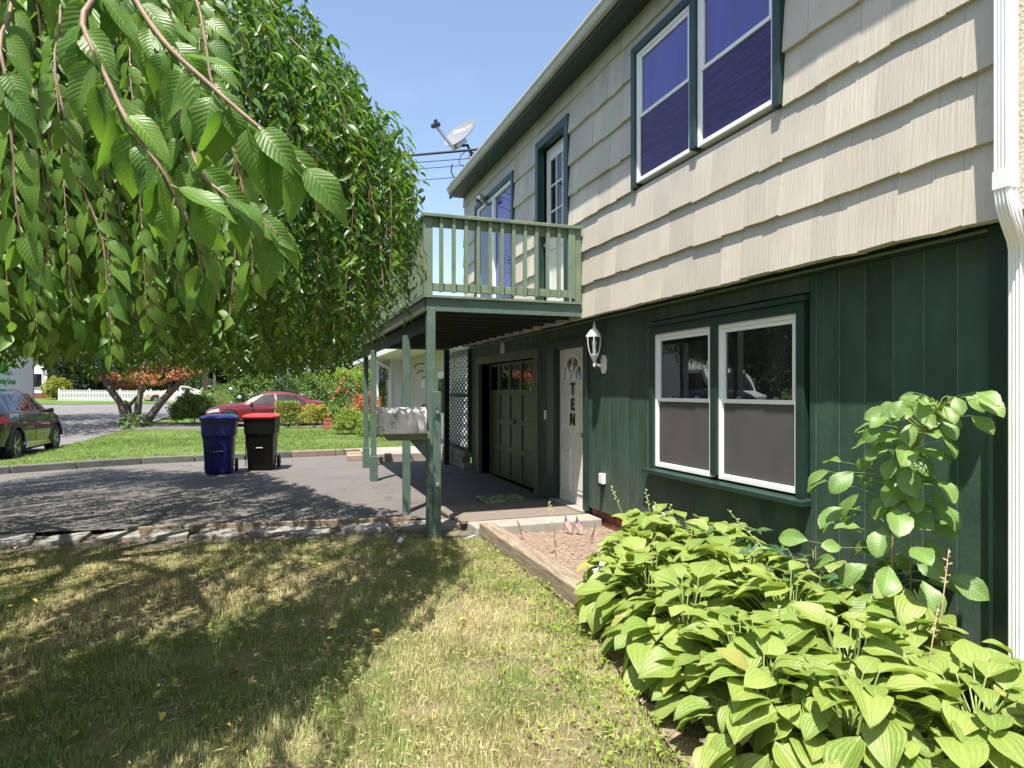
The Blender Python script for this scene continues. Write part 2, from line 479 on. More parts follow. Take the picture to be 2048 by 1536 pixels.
def asphalt(name, c, patch):
    m, nt, p = newmat(name)
    v = coords(nt, (1, 1, 1), False)
    f = ramp(nt, noise(nt, v, .9, 6), .3, .7); g = ramp(nt, noise(nt, v, 130, 3), .3, .75)
    cc = mixrgb(nt, f, c, patch)
    cc = mixrgb(nt, math_n(nt, 'MULTIPLY', g, .5), cc, tuple(x * 1.8 for x in c))
    crack = nt.nodes.new('ShaderNodeTexVoronoi'); crack.feature = 'DISTANCE_TO_EDGE'; crack.inputs['Scale'].default_value = .55
    dis = nt.nodes.new('ShaderNodeVectorMath'); dis.operation = 'ADD'
    nn = nt.nodes.new('ShaderNodeTexNoise'); nn.inputs['Scale'].default_value = 2.5; nt.links.new(v, nn.inputs['Vector'])
    nt.links.new(v, dis.inputs[0]); nt.links.new(nn.outputs['Color'], dis.inputs[1]); nt.links.new(dis.outputs[0], crack.inputs['Vector'])
    cc = mixrgb(nt, ramp(nt, crack.outputs['Distance'], 0, .012, .7, 0), cc, tuple(x * .35 for x in c))
    nt.links.new(cc, p.inputs['Base Color']); p.inputs['Roughness'].default_value = .88
    bn = nt.nodes.new('ShaderNodeBump'); bn.inputs['Strength'].default_value = .5; bn.inputs['Distance'].default_value = .008
    nt.links.new(noise(nt, v, 110, 4), bn.inputs['Height']); nt.links.new(bn.outputs['Normal'], p.inputs['Normal'])
    M[name] = m
asphalt('driveway_asphalt', (.080, .073, .067), (.115, .103, .093))
asphalt('street_asphalt', (.10, .095, .095), (.135, .125, .12))

def turf(name, g1, g2, dry, lo, hi, scale):
    m, nt, p = newmat(name)
    v = coords(nt, (1, 1, 1), False)
    f = noise(nt, v, 30, 6, .7); d = noise(nt, v, scale, 5, .6)
    cc = mixrgb(nt, ramp(nt, f, .3, .7), g1, g2)
    cc = mixrgb(nt, ramp(nt, d, lo, hi), cc, dry)
    nt.links.new(cc, p.inputs['Base Color']); p.inputs['Roughness'].default_value = .95
    p.inputs['Specular IOR Level'].default_value = .1
    bn = nt.nodes.new('ShaderNodeBump'); bn.inputs['Strength'].default_value = 1.; bn.inputs['Distance'].default_value = .03
    nt.links.new(noise(nt, v, 55, 6, .75), bn.inputs['Height']); nt.links.new(bn.outputs['Normal'], p.inputs['Normal'])
    M[name] = m
turf('turf_dry', (.13, .14, .05), (.22, .20, .09), (.38, .29, .19), .40, .68, 1.6)
turf('turf_green', (.08, .14, .03), (.14, .20, .06), (.22, .24, .09), .55, .8, .8)
turf('turf_far', (.06, .12, .02), (.10, .17, .035), (.20, .19, .08), .5, .8, .3)
paint('ground_soil', (.15, .115, .08), rough=.95, var=.4, vscale=3, bump=.6)

M['cherry_leaf'] = leafmat('cherry_leaf', (.038, .105, .014), (.125, .22, .032), .40, .36, spec=.5)
M['cherry_big'] = leafmat('cherry_big', (.042, .115, .016), (.115, .215, .030), .43, .42, vein='pinnate', spec=.4)
M['cherry_near'] = leafmat('cherry_near', (.036, .105, .014), (.125, .22, .032), .42, .40, vein='pinnate', many=True, spec=.4)
M['hosta_leaf'] = leafmat('hosta_leaf', (.115, .200, .036), (.255, .315, .080), .34, .45, vein='parallel', spec=.45)
M['hosta_dark'] = leafmat('hosta_dark', (.04, .10, .03), (.07, .14, .045), .3, .45, vein='parallel')
M['sapling_leaf'] = leafmat('sapling_leaf', (.10, .19, .04), (.18, .28, .08), .38, .42, vein='pinnate')
M['oak_leaf'] = leafmat('oak_leaf', (.035, .095, .030), (.06, .13, .04), .3, .45, vein='pinnate')
M['grass_dry'] = leafmat('grass_dry', (.120, .200, .042), (.56, .48, .28), .25, .7, spec=.15)
M['grass_green'] = leafmat('grass_green', (.085, .150, .030), (.24, .29, .10), .3, .6, spec=.2)
M['maple_leaf'] = leafmat('maple_leaf', (.20, .055, .032), (.48, .22, .12), .35, .5)
M['bush_dark'] = leafmat('bush_dark', (.018, .045, .018), (.05, .095, .03), .25, .45)
M['bush_mid'] = leafmat('bush_mid', (.06, .12, .022), (.15, .225, .05), .3, .5)
M['bush_bright'] = leafmat('bush_bright', (.09, .17, .03), (.20, .29, .06), .35, .45)
M['bush_lime'] = leafmat('bush_lime', (.12, .20, .02), (.26, .32, .05), .35, .5)
M['bush_gold'] = leafmat('bush_gold', (.17, .19, .02), (.34, .33, .06), .35, .5)
M['tree_dark'] = leafmat('tree_dark', (.012, .032, .010), (.035, .07, .018), .25, .55)
M['tree_mid'] = leafmat('tree_mid', (.03, .07, .014), (.08, .13, .03), .3, .55)
M['reed'] = leafmat('reed', (.13, .19, .06), (.30, .33, .16), .3, .5)
M['leaf_yellow'] = mat('leaf_yellow', (.45, .36, .06), rough=.6, rnd=.3)
M['leaf_rust'] = mat('leaf_rust', (.30, .08, .03), rough=.6, rnd=.3)
# ------------------------------------------------------------------ the setting: ground, street, driveway, lawns
def sheet(name, poly, z, m, dz=.0, slope=False):
    """flat (or sloping) polygon sheet"""
    o = MB().add([(x, y, z + (gz(y) if slope else 0)) for x, y in poly], [tuple(range(len(poly)))])
    return o.build(name, m, kind='structure')

g = MB()
ys = [-60, -20, 0, 14, 28, 40, 56, 80, 120, 200, 400, 700]
xs = [-500, -200, -80, -30, 0, 30, 80, 200, 500]
gv = [(x, y, -.10 + min(gz(y), 3.2)) for y in ys for x in xs]
g.add(gv, [(j * len(xs) + i, j * len(xs) + i + 1, (j + 1) * len(xs) + i + 1, (j + 1) * len(xs) + i) for j in range(len(ys) - 1) for i in range(len(xs) - 1)])
g.build('ground', M['turf_far'], kind='structure')

def strip(name, x0, x1, y0, y1, z, m):
    b = MB(); yy = [y0] + [y for y in (28,) if y0 < y < y1] + [y1]
    v = [(x, y, z + gz(y)) for y in yy for x in (x0, x1)]
    b.add(v, [(2 * i, 2 * i + 1, 2 * i + 3, 2 * i + 2) for i in range(len(yy) - 1)])
    return b.build(name, m, kind='structure')
strip('street', -13.0, -5.6, -40, 38, -.045, M['street_asphalt'])
strip('cross_street', -60, 1.0, 38, 57, -.045, M['street_asphalt'])
sheet('driveway', [(-5.6, 8.95), (3.62, 7.5), (3.62, 16.0), (1.7, 16.25), (-2.6, 15.7), (-5.6, 14.2)], 0.0, M['driveway_asphalt'])
sheet('garden_soil', [(1.2, -4), (3.55, -4), (3.55, 7.0), (2.1, 7.0), (2.0, 4.2), (1.55, 2.2), (1.3, .5)], -.045, M['soil'])
sheet('driveway_margin', [(-5.6, 8.2), (2.4, 6.85), (2.4, 7.72), (-5.6, 9.0)], -.052, M['margin_soil'])
lawn_poly = [(-5.6, -4), (1.2, -4), (1.3, .5), (1.55, 2.2), (1.98, 4.2), (2.08, 6.9), (1.2, 7.25), (-5.6, 8.35)]
sheet('lawn', lawn_poly, -.06, M['turf_dry'])
nlawn = [(-5.5, 14.5), (-2.6, 15.95), (1.6, 16.45), (4.0, 16.7), (4.0, 27.8), (-5.5, 28.2)]
sheet('neighbour_lawn', nlawn, .06, M['turf_green'])
strip('neighbour_driveway', -5.6, 4.6, 28.3, 33.5, -.02, M['driveway_asphalt'])
strip('far_lawn', -60, 12, 57.5, 120, -.03, M['turf_far'])

def inside(poly, x, y):
    r = np.zeros(x.shape, bool); n = len(poly)
    for i in range(n):
        x0, y0 = poly[i]; x1, y1 = poly[(i + 1) % n]
        c = ((y0 > y) != (y1 > y)) & (x < (x1 - x0) * (y - y0) / (y1 - y0 + 1e-12) + x0)
        r ^= c
    return r

def vnoise(x, y, s, seed):   # cheap smooth value noise
    r = np.random.default_rng(seed).random((64, 64))
    x = x * s; y = y * s; xi = np.floor(x).astype(int); yi = np.floor(y).astype(int); fx = x - xi; fy = y - yi
    fx = fx * fx * (3 - 2 * fx); fy = fy * fy * (3 - 2 * fy)
    a = r[xi % 64, yi % 64]; b = r[(xi + 1) % 64, yi % 64]; c = r[xi % 64, (yi + 1) % 64]; d = r[(xi + 1) % 64, (yi + 1) % 64]
    return (a * (1 - fx) + b * fx) * (1 - fy) + (c * (1 - fx) + d * fx) * fy

def grass(name, poly, n, z, m, l0, l1, w, seed, dryscale, box, label, near=None, dryb=0.):
    r = np.random.default_rng(seed)
    x = r.uniform(box[0], box[1], n * 2); y = r.uniform(box[2], box[3], n * 2)
    if near:   # thin out with distance from the camera
        k = r.random(n * 2) < np.clip((near / np.hypot(x, y)) ** 1.3, .15, 1)
        x = x[k]; y = y[k]
    k = inside(poly, x, y); x = x[k][:n]; y = y[k][:n]; n = len(x)
    clump = vnoise(x, y, 6.5, seed + 1); big = vnoise(x, y, dryscale, seed + 2); mid = vnoise(x, y, dryscale * 3.1, seed + 4)
    keep = r.random(n) < np.clip(.35 + 1.1 * clump - .35 * (big > .62), .2, 1)
    x, y, clump, big, mid = [q[keep] for q in (x, y, clump, big, mid)]; n = len(x)
    az = vnoise(x, y, 4., seed + 3) * 12 + r.normal(0, 1.5, n)
    lean = r.uniform(.25, 1.3, n)
    d = np.stack([np.cos(az) * lean, np.sin(az) * lean, np.ones(n)], 1)
    up = np.stack([-np.cos(az), -np.sin(az), lean], 1)
    Ln = r.uniform(l0, l1, n) * (.55 + .8 * clump)
    tint = np.clip(.04 + .78 * ramp_np(big * .6 + mid * .4, .3, .7) + r.normal(0, .22, n) + dryb, 0, 1)
    scatter(name, np.stack([x, y, np.full(n, z)], 1), d, up, Ln, w * r.uniform(.6, 1.3, n), tint, m, BLADE, kind='stuff', label=label, category='grass')
def ramp_np(a, lo, hi): return np.clip((a - lo) / (hi - lo), 0, 1)

# ------------------------------------------------------------------ the house
HS = thing('house', (3.51, 2.2, 0), 'two-storey house with beige shake siding above and dark green boards below', 'house')
XL, XU = 3.51, 3.345
OV = 2.38                        # underside of the overhanging upper floor
SOF = 5.23                       # eave soffit
YE, YN = 12.29, 2.235
up_open = [(3.74, 5.83, 3.52, 4.93), (7.38, 8.47, 2.55, 4.92), (9.39, 11.47, 2.55, 4.86)]      # y0,y1,z0,z1
lo_open = [(3.70, 5.80, .70, 2.22), (7.22, 8.50, -.1, 2.16), (8.86, 12.02, -.1, 2.16)]
w = MB()
# upper storey core, open behind the balcony door
w.box(3.40, 9.5, YN, 7.50, OV + .02, SOF + .2).box(3.40, 9.5, 8.37, YE, OV + .02, SOF + .2).box(3.40, 9.5, 7.50, 8.37, 4.80, SOF + .2).box(3.62, 9.5, 7.50, 8.37, OV + .02, 4.80)
w.build('upper_wall', M['shingle'], HS)
w = MB()
w.box(3.56, 9.4, YN + .02, 7.35, .14, OV + .018).box(3.56, 9.4, 8.26, 9.0, -.02, OV + .018).box(3.56, 9.4, 11.86, 12.4, -.02, OV + .018)
w.box(3.56, 9.4, 7.35, 8.26, 2.09, OV + .018).box(3.68, 9.4, 7.35, 8.26, -.02, 2.09).box(3.56, 9.4, 9.0, 11.86, 2.02, OV + .018).box(3.80, 9.4, 9.0, 11.86, -.02, 2.02)
w.build('lower_wall', M['siding_back'], HS)
# stucco bay that continues the front beyond the downspout
MB().box(3.30, 9.5, -3.0, 2.20, OV, SOF + .2).build('stucco_wall', M['stucco'], HS)
MB().box(3.60, 9.4, -3.0, 2.10, -.05, OV + .01).build('stucco_base', M['stucco'], HS)
MB().box(3.40, 3.62, 2.201, YN, OV + .001, SOF + .1).build('corner_filler', M['fascia_green'], HS)

# shakes: every one a part, tapered, butt edge proud
def cut(y0, y1, z0, z1, opens, minw=.02, minh=.03):
    """rectangles of (y0..y1)x(z0..z1) left outside the openings"""
    ys_ = sorted({y0, y1} | {v for o in opens for v in o[:2] if y0 < v < y1 and o[2] < z1 and o[3] > z0})
    out = []
    for a, b in zip(ys_[:-1], ys_[1:]):
        if b - a < minw: continue
        mid = (a + b) / 2; lo, hi = z0, z1; segs = [(z0, z1)]
        for o in opens:
            if o[0] < mid < o[1]:
                segs = [s for p, q in segs for s in ((p, min(q, o[2])), (max(p, o[3]), q)) if s[1] - s[0] > minh]
        out += [(a, b, p, q) for p, q in segs]
    return out
EXPO = .38
k = 0; z = OV - .005
while z < SOF - .02:
    y = YN - .0
    off = random.uniform(-.006, .006)
    while y < YE - .01:
        wd = random.choice([.15, .19, .22, .25, .28, .33, .36, .40]) * random.uniform(.92, 1.08)
        y2 = min(YE, y + wd)
        if YE - y2 < .08: y2 = YE
        top = min(z + EXPO + .02, SOF - .002)
        for a, b, p, q in cut(y, y2, z, top, up_open):
            jag = random.uniform(-.008, .008); tilt = random.uniform(-.006, .006); th = random.uniform(.022, .030)
            full = abs(p - z) < 1e-4
            p0 = p + (jag - tilt if full else 0); p1 = p + (jag + tilt if full else 0)
            f0 = (q - p) / (EXPO + .02)
            xb = XU - .012 - th if full else XU - .004 - th * (1 - (p - z) / (EXPO + .02))
            xt = XU - .006 if full else XU - .004
            xt = xb + (XU - .008 - xb) * min(1, f0) if full else XU - .008
            g_ = .0009
            m_ = MB().hexa([(xb, a + g_, p0), (3.39, a + g_, p0), (3.39, b - g_, p1), (xb, b - g_, p1), (xt, a + g_, q), (3.39, a + g_, q), (3.39, b - g_, q), (xt, b - g_, q)])
            m_.build('shingle', M['shingle'], HS, origin=(xb, a, p))
        y = y2
    z += EXPO
# lower grooved boards
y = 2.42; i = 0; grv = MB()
while y < 12.38:
    y2 = min(12.40, y + .203)
    for a, b, p, q in cut(y, y2, .13, OV - .045, lo_open):
        if q - p > .1 and p < .2 and a > 7.2: p = .012
        MB().box(XL, 3.558, a + .0035, b - .0035, p, q).build('siding_board', M['siding_green'], HS, origin=(XL, a, p), bevel=.002)
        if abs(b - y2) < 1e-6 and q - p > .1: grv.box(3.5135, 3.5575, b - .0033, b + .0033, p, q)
    y = y2
grv.build('groove_glint_strip', M['groove_glint'], HS, kind='stuff')  # added strips, the sun glint along each groove painted as colour
# trim of the overhang
MB().box(3.36, XL, YN, YE, OV + .003, OV + .015).build('overhang_soffit', M['fascia_green'], HS)
MB().box(3.470, 3.555, 2.42, 12.40, OV - .045, OV + .002).build('frieze_board', M['trim_dark'], HS, bevel=.003)
MB().box(3.452, 3.469, 2.42, 12.40, OV - .032, OV - .016).build('frieze_moulding', M['deck_green'], HS, bevel=.003)
MB().box(3.455, 3.57, 2.30, 2.418, .10, OV - .002).build('corner_board', M['trim_dark'], HS, bevel=.004)
# brick foundation, seen under the boards
b0 = 4.2
MB().box(3.575, 3.64, 2.2, 7.2, -.08, .135).build('foundation_wall', M['concrete'], HS)
for row in range(2):
    yb = 4.3 + .11 * row
    while yb < 7.1:
        MB().box(3.54, 3.574, yb + .005, min(yb + .21, 7.2) - .005, -.045 + row * .085, .032 + row * .085).build('brick', M['brick_red'], HS, origin=(3.54, yb, 0), bevel=.003)
        yb += .22
# eave: soffit, fascia, gutter, roof
MB().box(3.06, 3.42, 2.0, YE + .02, SOF, SOF + .02).build('eave_soffit', M['fascia_green'], HS)
MB().box(3.335, 3.352, YN, YE, SOF - .032, SOF - .001).build('eave_moulding', M['trim_cream'], HS)
MB().box(3.05, 3.085, 2.0, YE + .05, SOF - .03, SOF + .16).build('fascia', M['fascia_green'], HS, bevel=.003)
gp = [(3.047, SOF + .02), (3.0, SOF + .02), (2.985, SOF + .05), (2.985, SOF + .075), (2.962, SOF + .105), (2.962, SOF + .135), (2.972, SOF + .135), (2.972, SOF + .125), (3.047, SOF + .125)]
MB().prism([(x, 2.0, zz) for x, zz in gp], (0, 10.2, 0)).build('gutter', M['gutter'], HS)
rf = MB().prism([(3.0, 1.9, SOF + .165), (3.0, 1.9, SOF + .185), (6.6, 1.9, SOF + 1.45), (10.2, 1.9, SOF + .185), (10.2, 1.9, SOF + .165), (6.6, 1.9, SOF + 1.42)], (0, 10.45, 0))
rf.build('roof', M['roof_shingle'], HS)
MB().prism([(3.36, YE - .06, SOF + .15), (6.6, YE - .06, SOF + 1.40), (9.5, YE - .06, SOF + .2)], (0, .05, 0)).build('gable_wall', M['shingle'], HS)

# downspout: ribbed upper leg, elbow, lower leg
ds = MB()
def ribbed(x0, x1, y0, y1):
    p = [(x1, y0), (x1, y1), (x0, y1)]
    nrib = 4; wy = (y1 - y0)
    for q in range(nrib):
        c = y1 - wy * (q + .5) / nrib; e = wy / nrib * .22
        p += [(x0, c + e * 1.5), (x0 - .006, c + e * .6), (x0 - .006, c - e * .6), (x0, c - e * 1.5)]
    p += [(x0, y0)]
    nrx = 2
    for q in range(nrx):
        c = x0 + (x1 - x0) * (q + .6) / 2.2; e = .007
        p += [(c - e, y0), (c - e * .4, y0 - .004), (c + e * .4, y0 - .004), (c + e, y0)]
    return p
prof = ribbed(-.034, .034, -.034, .034)
path = [((3.233, 2.178, 5.26), 0), ((3.233, 2.178, 2.48), 0), ((3.238, 2.178, 2.42), .25), ((3.258, 2.178, 2.365), .6), ((3.295, 2.185, 2.315), .85), ((3.34, 2.198, 2.27), .85), ((3.375, 2.21, 2.225), .55), ((3.39, 2.217, 2.165), .2), ((3.394, 2.219, 2.10), 0), ((3.394, 2.219, .02), 0)]
rings = []
for (px_, py_, pz_), t in path:
    ct, st = math.cos(t), math.sin(t)
    rings.append([(px_ + a * ct, py_ + b, pz_ + a * st) for a, b in prof])
ds.loft(rings).build('downspout', M['downspout'], HS, smooth=25)
MB().box(3.1915, 3.2685, 2.1385, 2.2135, 2.475, 2.56).build('downspout_joint', M['downspout'], HS)

# windows
def window_pair(y0, y1, z0, z1, X, casing, sill_out, glass_u, glass_l, screen, tr=.075, head=True):
    """two double-hung units in one casing; X = outer face of the casing"""
    c = MB()
    ym = (y0 + y1) / 2
    c.box(X, X + .09, y0, y0 + tr, z0, z1).box(X, X + .09, y1 - tr, y1, z0, z1).box(X + .002, X + .09, ym - tr * .6, ym + tr * .6, z0 + .05, z1 - tr)
    c.box(X + .001, X + .09, y0 + tr, y1 - tr, z1 - tr, z1)
    c.build('window_casing', casing, HS, bevel=.004)
    if sill_out:
        MB().hexa([(X - sill_out, y0 - .05, z0 - .05), (X + .09, y0 - .05, z0 - .05), (X + .09, y1 + .05, z0 - .05), (X - sill_out, y1 + .05, z0 - .05),
                   (X - sill_out, y0 - .05, z0 - .012), (X + .09, y0 - .05, z0 + .012), (X + .09, y1 + .05, z0 + .012), (X - sill_out, y1 + .05, z0 - .012)]).build('window_sill', casing, HS, bevel=.004)
    if head:
        MB().box(X - .025, X + .06, y0 - .04, y1 + .04, z1 + .002, z1 + .04).build('window_head', casing, HS, bevel=.004)
    zb = z0 + (.02 if sill_out else .045); zt = z1 - tr
    for a, b in ((y0 + tr, ym - tr * .6), (ym + tr * .6, y1 - tr)):
        f = MB(); fw = .036; xf = X + .022
        f.box(xf, X + .1, a + .001, a + fw, zb, zt).box(xf, X + .1, b - fw, b - .001, zb, zt).box(xf + .001, X + .1, a + fw, b - fw, zb, zb + fw).box(xf + .001, X + .1, a + fw, b - fw, zt - fw, zt)
        wn = f.build('window', M['vinyl'], HS, bevel=.004)
        zm = (zb + zt) / 2 + .01
        def sash(za, zc, x0, nm):
            s = MB(); sw = .034
            s.box(x0, x0 + .03, a + fw, a + fw + sw, za, zc).box(x0, x0 + .03, b - fw - sw, b - fw, za, zc)
            s.box(x0 + .001, x0 + .03, a + fw + sw, b - fw - sw, za, za + sw).box(x0 + .001, x0 + .03, a + fw + sw, b - fw - sw, zc - sw, zc)
            s.build('sash', M['vinyl'], wn, bevel=.003)
        sash(zm - .02, zt - fw, xf + .012, 'u'); sash(zb + fw, zm + .012, xf + .040, 'l')
        MB().box(xf + .030, xf + .034, a + fw + .034, b - fw - .034, zm + .014, zt - fw - .034).build('pane', glass_u, wn)
        MB().box(xf + .060, xf + .064, a + fw + .034, b - fw - .034, zb + fw + .034, zm - .022).build('pane', glass_l, wn)
        sc = MB(); sc.box(xf + .022, xf + .023, a + fw + .012, b - fw - .012, zb + fw + .012, zm - .022)
        sc.build('insect_screen', screen, wn)
        sf = MB(); e = .012
        sf.box(xf + .017, xf + .028, a + fw, a + fw + e, zb + fw, zm - .02).box(xf + .017, xf + .028, b - fw - e, b - fw, zb + fw, zm - .02).box(xf + .0175, xf + .028, a + fw + e, b - fw - e, zb + fw, zb + fw + e)
        sf.build('screen_frame', M['vinyl'], wn)
        for q in (.25, .75):
            yy = a + fw + (b - a - 2 * fw) * q
            MB().box(xf + .014, xf + .045, yy - .022, yy + .022, zm + .014, zm + .026).box(xf + .01, xf + .03, yy - .008, yy + .012, zm + .026, zm + .036).build('sash_lock', M['dish_gray'], wn)
window_pair(3.73, 5.80, .76, 2.16, 3.485, M['trim_dark'], .055, M['glass_lower'], M['glass_lower'], M['screen_gray'])
window_pair(3.745, 5.825, 3.525, 4.92, 3.290, M['trim_dark'], 0, M['glass_upper'], M['glass_upper'], M['screen_violet'], head=False)

# entry door
D = MB(); XD = 3.575
D.box(XD, XD + .045, 7.36, 8.25, .075, 2.08)
door = D.build('entry_door', M['door_white'], HS, bevel=.003)
for a, b, p, q in ((7.45, 7.74, .22, .78), (7.87, 8.16, .22, .78), (7.45, 7.74, .95, 1.50), (7.87, 8.16, .95, 1.50)):
    pn = MB()
    e = .022
    pn.box(XD - .009, XD, a, a + e, p, q).box(XD - .009, XD, b - e, b, p, q).box(XD - .009, XD, a + e, b - e, p, p + e).box(XD - .009, XD, a + e, b - e, q - e, q)
    pn.hexa([(XD - .001, a + e + .01, p + e + .01), (XD - .001, a + e + .01, q - e - .01), (XD - .001, b - e - .01, q - e - .01), (XD - .001, b - e - .01, p + e + .01),
             (XD - .010, a + e + .03, p + e + .03), (XD - .010, a + e + .03, q - e - .03), (XD - .010, b - e - .03, q - e - .03), (XD - .010, b - e - .03, p + e + .03)])
    pn.build('door_panel', M['door_white'], door, bevel=.002)
yc, zc = 7.805, 1.68
def arc(r1, r2, n=18): return [(yc + r1 * math.cos(math.pi * i / n), zc + r2 * math.sin(math.pi * i / n)) for i in range(n + 1)]
MB().prism([(XD - .004, a, b) for a, b in arc(.29, .29)], (.003, 0, 0)).build('fanlight_pane', M['glass_door'], door)
fr = MB()
o1, i1 = arc(.335, .335), arc(.285, .285)
for j in range(18):
    fr.hexa([(XD - .018, *o1[j]), (XD - .001, *o1[j]), (XD - .001, *o1[j + 1]), (XD - .018, *o1[j + 1]), (XD - .018, *i1[j]), (XD - .001, *i1[j]), (XD - .001, *i1[j + 1]), (XD - .018, *i1[j + 1])])
fr.box(XD - .018, XD - .001, yc - .335, yc + .335, zc - .045, zc)
fr.build('fanlight_frame', M['door_white'], door)
mu = MB()
for a in (45, 90, 135):
    mu.bar((XD - .010, yc + .09 * math.cos(R(a)), zc + .09 * math.sin(R(a))), (XD - .010, yc + .288 * math.cos(R(a)), zc + .288 * math.sin(R(a))), .022, .012, up=(1, 0, 0))
ii, jj = arc(.10, .10, 10), arc(.078, .078, 10)
for j in range(10):
    mu.hexa([(XD - .015, *ii[j]), (XD - .004, *ii[j]), (XD - .004, *ii[j + 1]), (XD - .015, *ii[j + 1]), (XD - .015, *jj[j]), (XD - .004, *jj[j]), (XD - .004, *jj[j + 1]), (XD - .015, *jj[j + 1])])
mu.build('muntin', M['door_white'], door)
def text_mesh(txt, size, ext, m, name):
    c = bpy.data.curves.new(name, 'FONT'); c.body = txt; c.size = size; c.extrude = ext; c.align_x = 'CENTER'; c.align_y = 'CENTER'
    c.offset = size * .022; c.resolution_u = 4
    t = bpy.data.objects.new(name, c); col.objects.link(t)
    me = bpy.data.meshes.new_from_object(t.evaluated_get(bpy.context.evaluated_depsgraph_get()))
    bpy.data.objects.remove(t); me.materials.clear(); me.materials.append(m); me.name = name
    return me
FACE_W = Matrix(((0, 0, -1, 0), (-1, 0, 0, 0), (0, 1, 0, 0), (0, 0, 0, 1)))   # text facing -X
for ch, zz in (('T', 1.545), ('E', 1.345), ('N', 1.15)):
    me = text_mesh(ch, .215, .006, M['letter_black'], 'letter')
    o = link_mesh('letter', me, door)
    o.matrix_local = Matrix.Translation(Vector((XD - .016, 7.80, zz)) - HS.location) @ FACE_W
MB().lathe([(.0, -.05), (.028, -.048), (.03, -.03), (.012, -.02), (.012, 0), (.026, 0), (.026, .006)][::-1], (XD - .006, 7.43, .98), axis=(1, 0, 0), n=14).build('knob', M['black_iron'], door, smooth=True)
MB().lathe([(.024, 0), (.024, -.012), (.012, -.018)], (XD - .001, 7.43, 1.16), axis=(1, 0, 0), n=14).build('deadbolt', M['black_iron'], door, smooth=True)
MB().box(3.44, 3.70, 7.30, 8.32, .03, .072).build('threshold', M['concrete'], HS, bevel=.006)
jm = MB().box(3.49, 3.68, 8.262, 8.50, .01, 2.16).box(3.49, 3.60, 7.222, 7.352, .076, 2.16).box(3.492, 3.60, 7.352, 8.262, 2.088, 2.16)
jm.build('door_casing', M['trim_dark'], HS, bevel=.004)
MB().box(3.47, 3.54, 7.19, 8.53, 2.161, 2.185).build('door_head', M['trim_dark'], HS, bevel=.003)

# garage door
gc = MB().box(3.49, 3.80, 8.86, 9.0, .012, 2.16).box(3.49, 3.80, 11.86, 12.02, .012, 2.16).box(3.492, 3.80, 9.0, 11.86, 2.02, 2.16)
gc.build('garage_casing', M['garage_trim'], HS, bevel=.005)
GX = 3.70
gd = MB(); rows = [(0.02, .52), (.52, 1.0), (1.0, 1.5), (1.5, 2.02)]; ncol = 5
cols = [9.0 + 2.86 * i / ncol for i in range(ncol + 1)]
for p, q in rows:
    gd.box(GX, GX + .04, 9.0, 11.86, p + .002, p + .042).box(GX, GX + .04, 9.0, 11.86, q - .042, q - .002)
    for i, c in enumerate(cols):
        gd.box(GX + .001, GX + .04, max(9.0, c - .04), min(11.86, c + .04), p + .042, q - .042)
garage = gd.build('garage_door', M['garage_olive'], HS)
for r_, (p, q) in enumerate(rows):
    for i in range(ncol):
        MB().box(GX + .022, GX + .03, cols[i] + .04, cols[i + 1] - .04, p + .042, q - .042).build('pane' if r_ == 3 else 'door_panel', M['glass_lower'] if r_ == 3 else M['garage_olive'], garage, bevel=0 if r_ == 3 else .004)
MB().bar((GX - .02, 10.37, 1.02), (GX - .02, 10.50, 1.02), .018, .018).box(GX - .02, GX, 10.42, 10.45, .98, 1.06).build('garage_handle', M['black_iron'], garage)
MB().box(3.485, 3.50, 8.53, 8.60, 1.13, 1.26).build('keypad', M['metal_white'], HS, bevel=.004)
MB().box(3.478, 3.50, 8.53, 8.60, 1.26, 1.30).build('keypad_cover', M['black_iron'], HS, bevel=.004)
MB().box(3.46, 3.51, 6.775, 6.865, .46, .58).build('outlet_cover', M['metal_white'], HS, bevel=.006)
MB().box(3.445, 3.50, 6.79, 6.85, .43, .47).build('outlet_plug', M['black_iron'], HS)

# balcony door: casing, white nine-light door set back in its opening
bc = MB().box(3.30, 3.50, 7.385, 7.50, 2.56, 4.91).box(3.30, 3.62, 8.37, 8.465, 2.56, 4.91).box(3.302, 3.62, 7.50, 8.37, 4.80, 4.91)
bc.build('balcony_door_casing', M['trim_dark'], HS, bevel=.004)
BX = 3.43
bd = MB()
bd.box(BX, BX + .04, 7.505, 7.62, 2.58, 4.795).box(BX, BX + .04, 8.25, 8.365, 2.58, 4.795).box(BX + .001, BX + .04, 7.62, 8.25, 4.62, 4.795).box(BX + .001, BX + .04, 7.62, 8.25, 3.42, 3.58).box(BX + .001, BX + .04, 7.62, 8.25, 2.58, 2.80)
bdoor = bd.build('balcony_door', M['door_white'], HS, bevel=.003)
for i in range(3):
    for j in range(3):
        MB().box(BX + .018, BX + .024, 7.62 + .21 * i + .006, 7.62 + .21 * (i + 1) - .006, 3.58 + .3467 * j + .006, 3.58 + .3467 * (j + 1) - .006).build('pane', M['glass_door'], bdoor)
mm = MB()
for i in (1, 2): mm.box(BX + .003, BX + .035, 7.62 + .21 * i - .011, 7.62 + .21 * i + .011, 3.58, 4.62)
for j in (1, 2): mm.box(BX + .004, BX + .034, 7.62, 8.25, 3.58 + .3467 * j - .011, 3.58 + .3467 * j + .011)
mm.build('muntin', M['door_white'], bdoor)
MB().box(BX + .010, BX + .03, 7.62, 8.25, 2.80, 3.42).build('door_panel', M['door_white'], bdoor, bevel=.01)
MB().lathe([(.026, 0), (.012, -.01), (.012, -.03), (.028, -.04), (.024, -.06), (.0, -.064)], (BX, 8.31, 3.50), axis=(1, 0, 0), n=12).build('knob', M['steel'], bdoor, smooth=True)

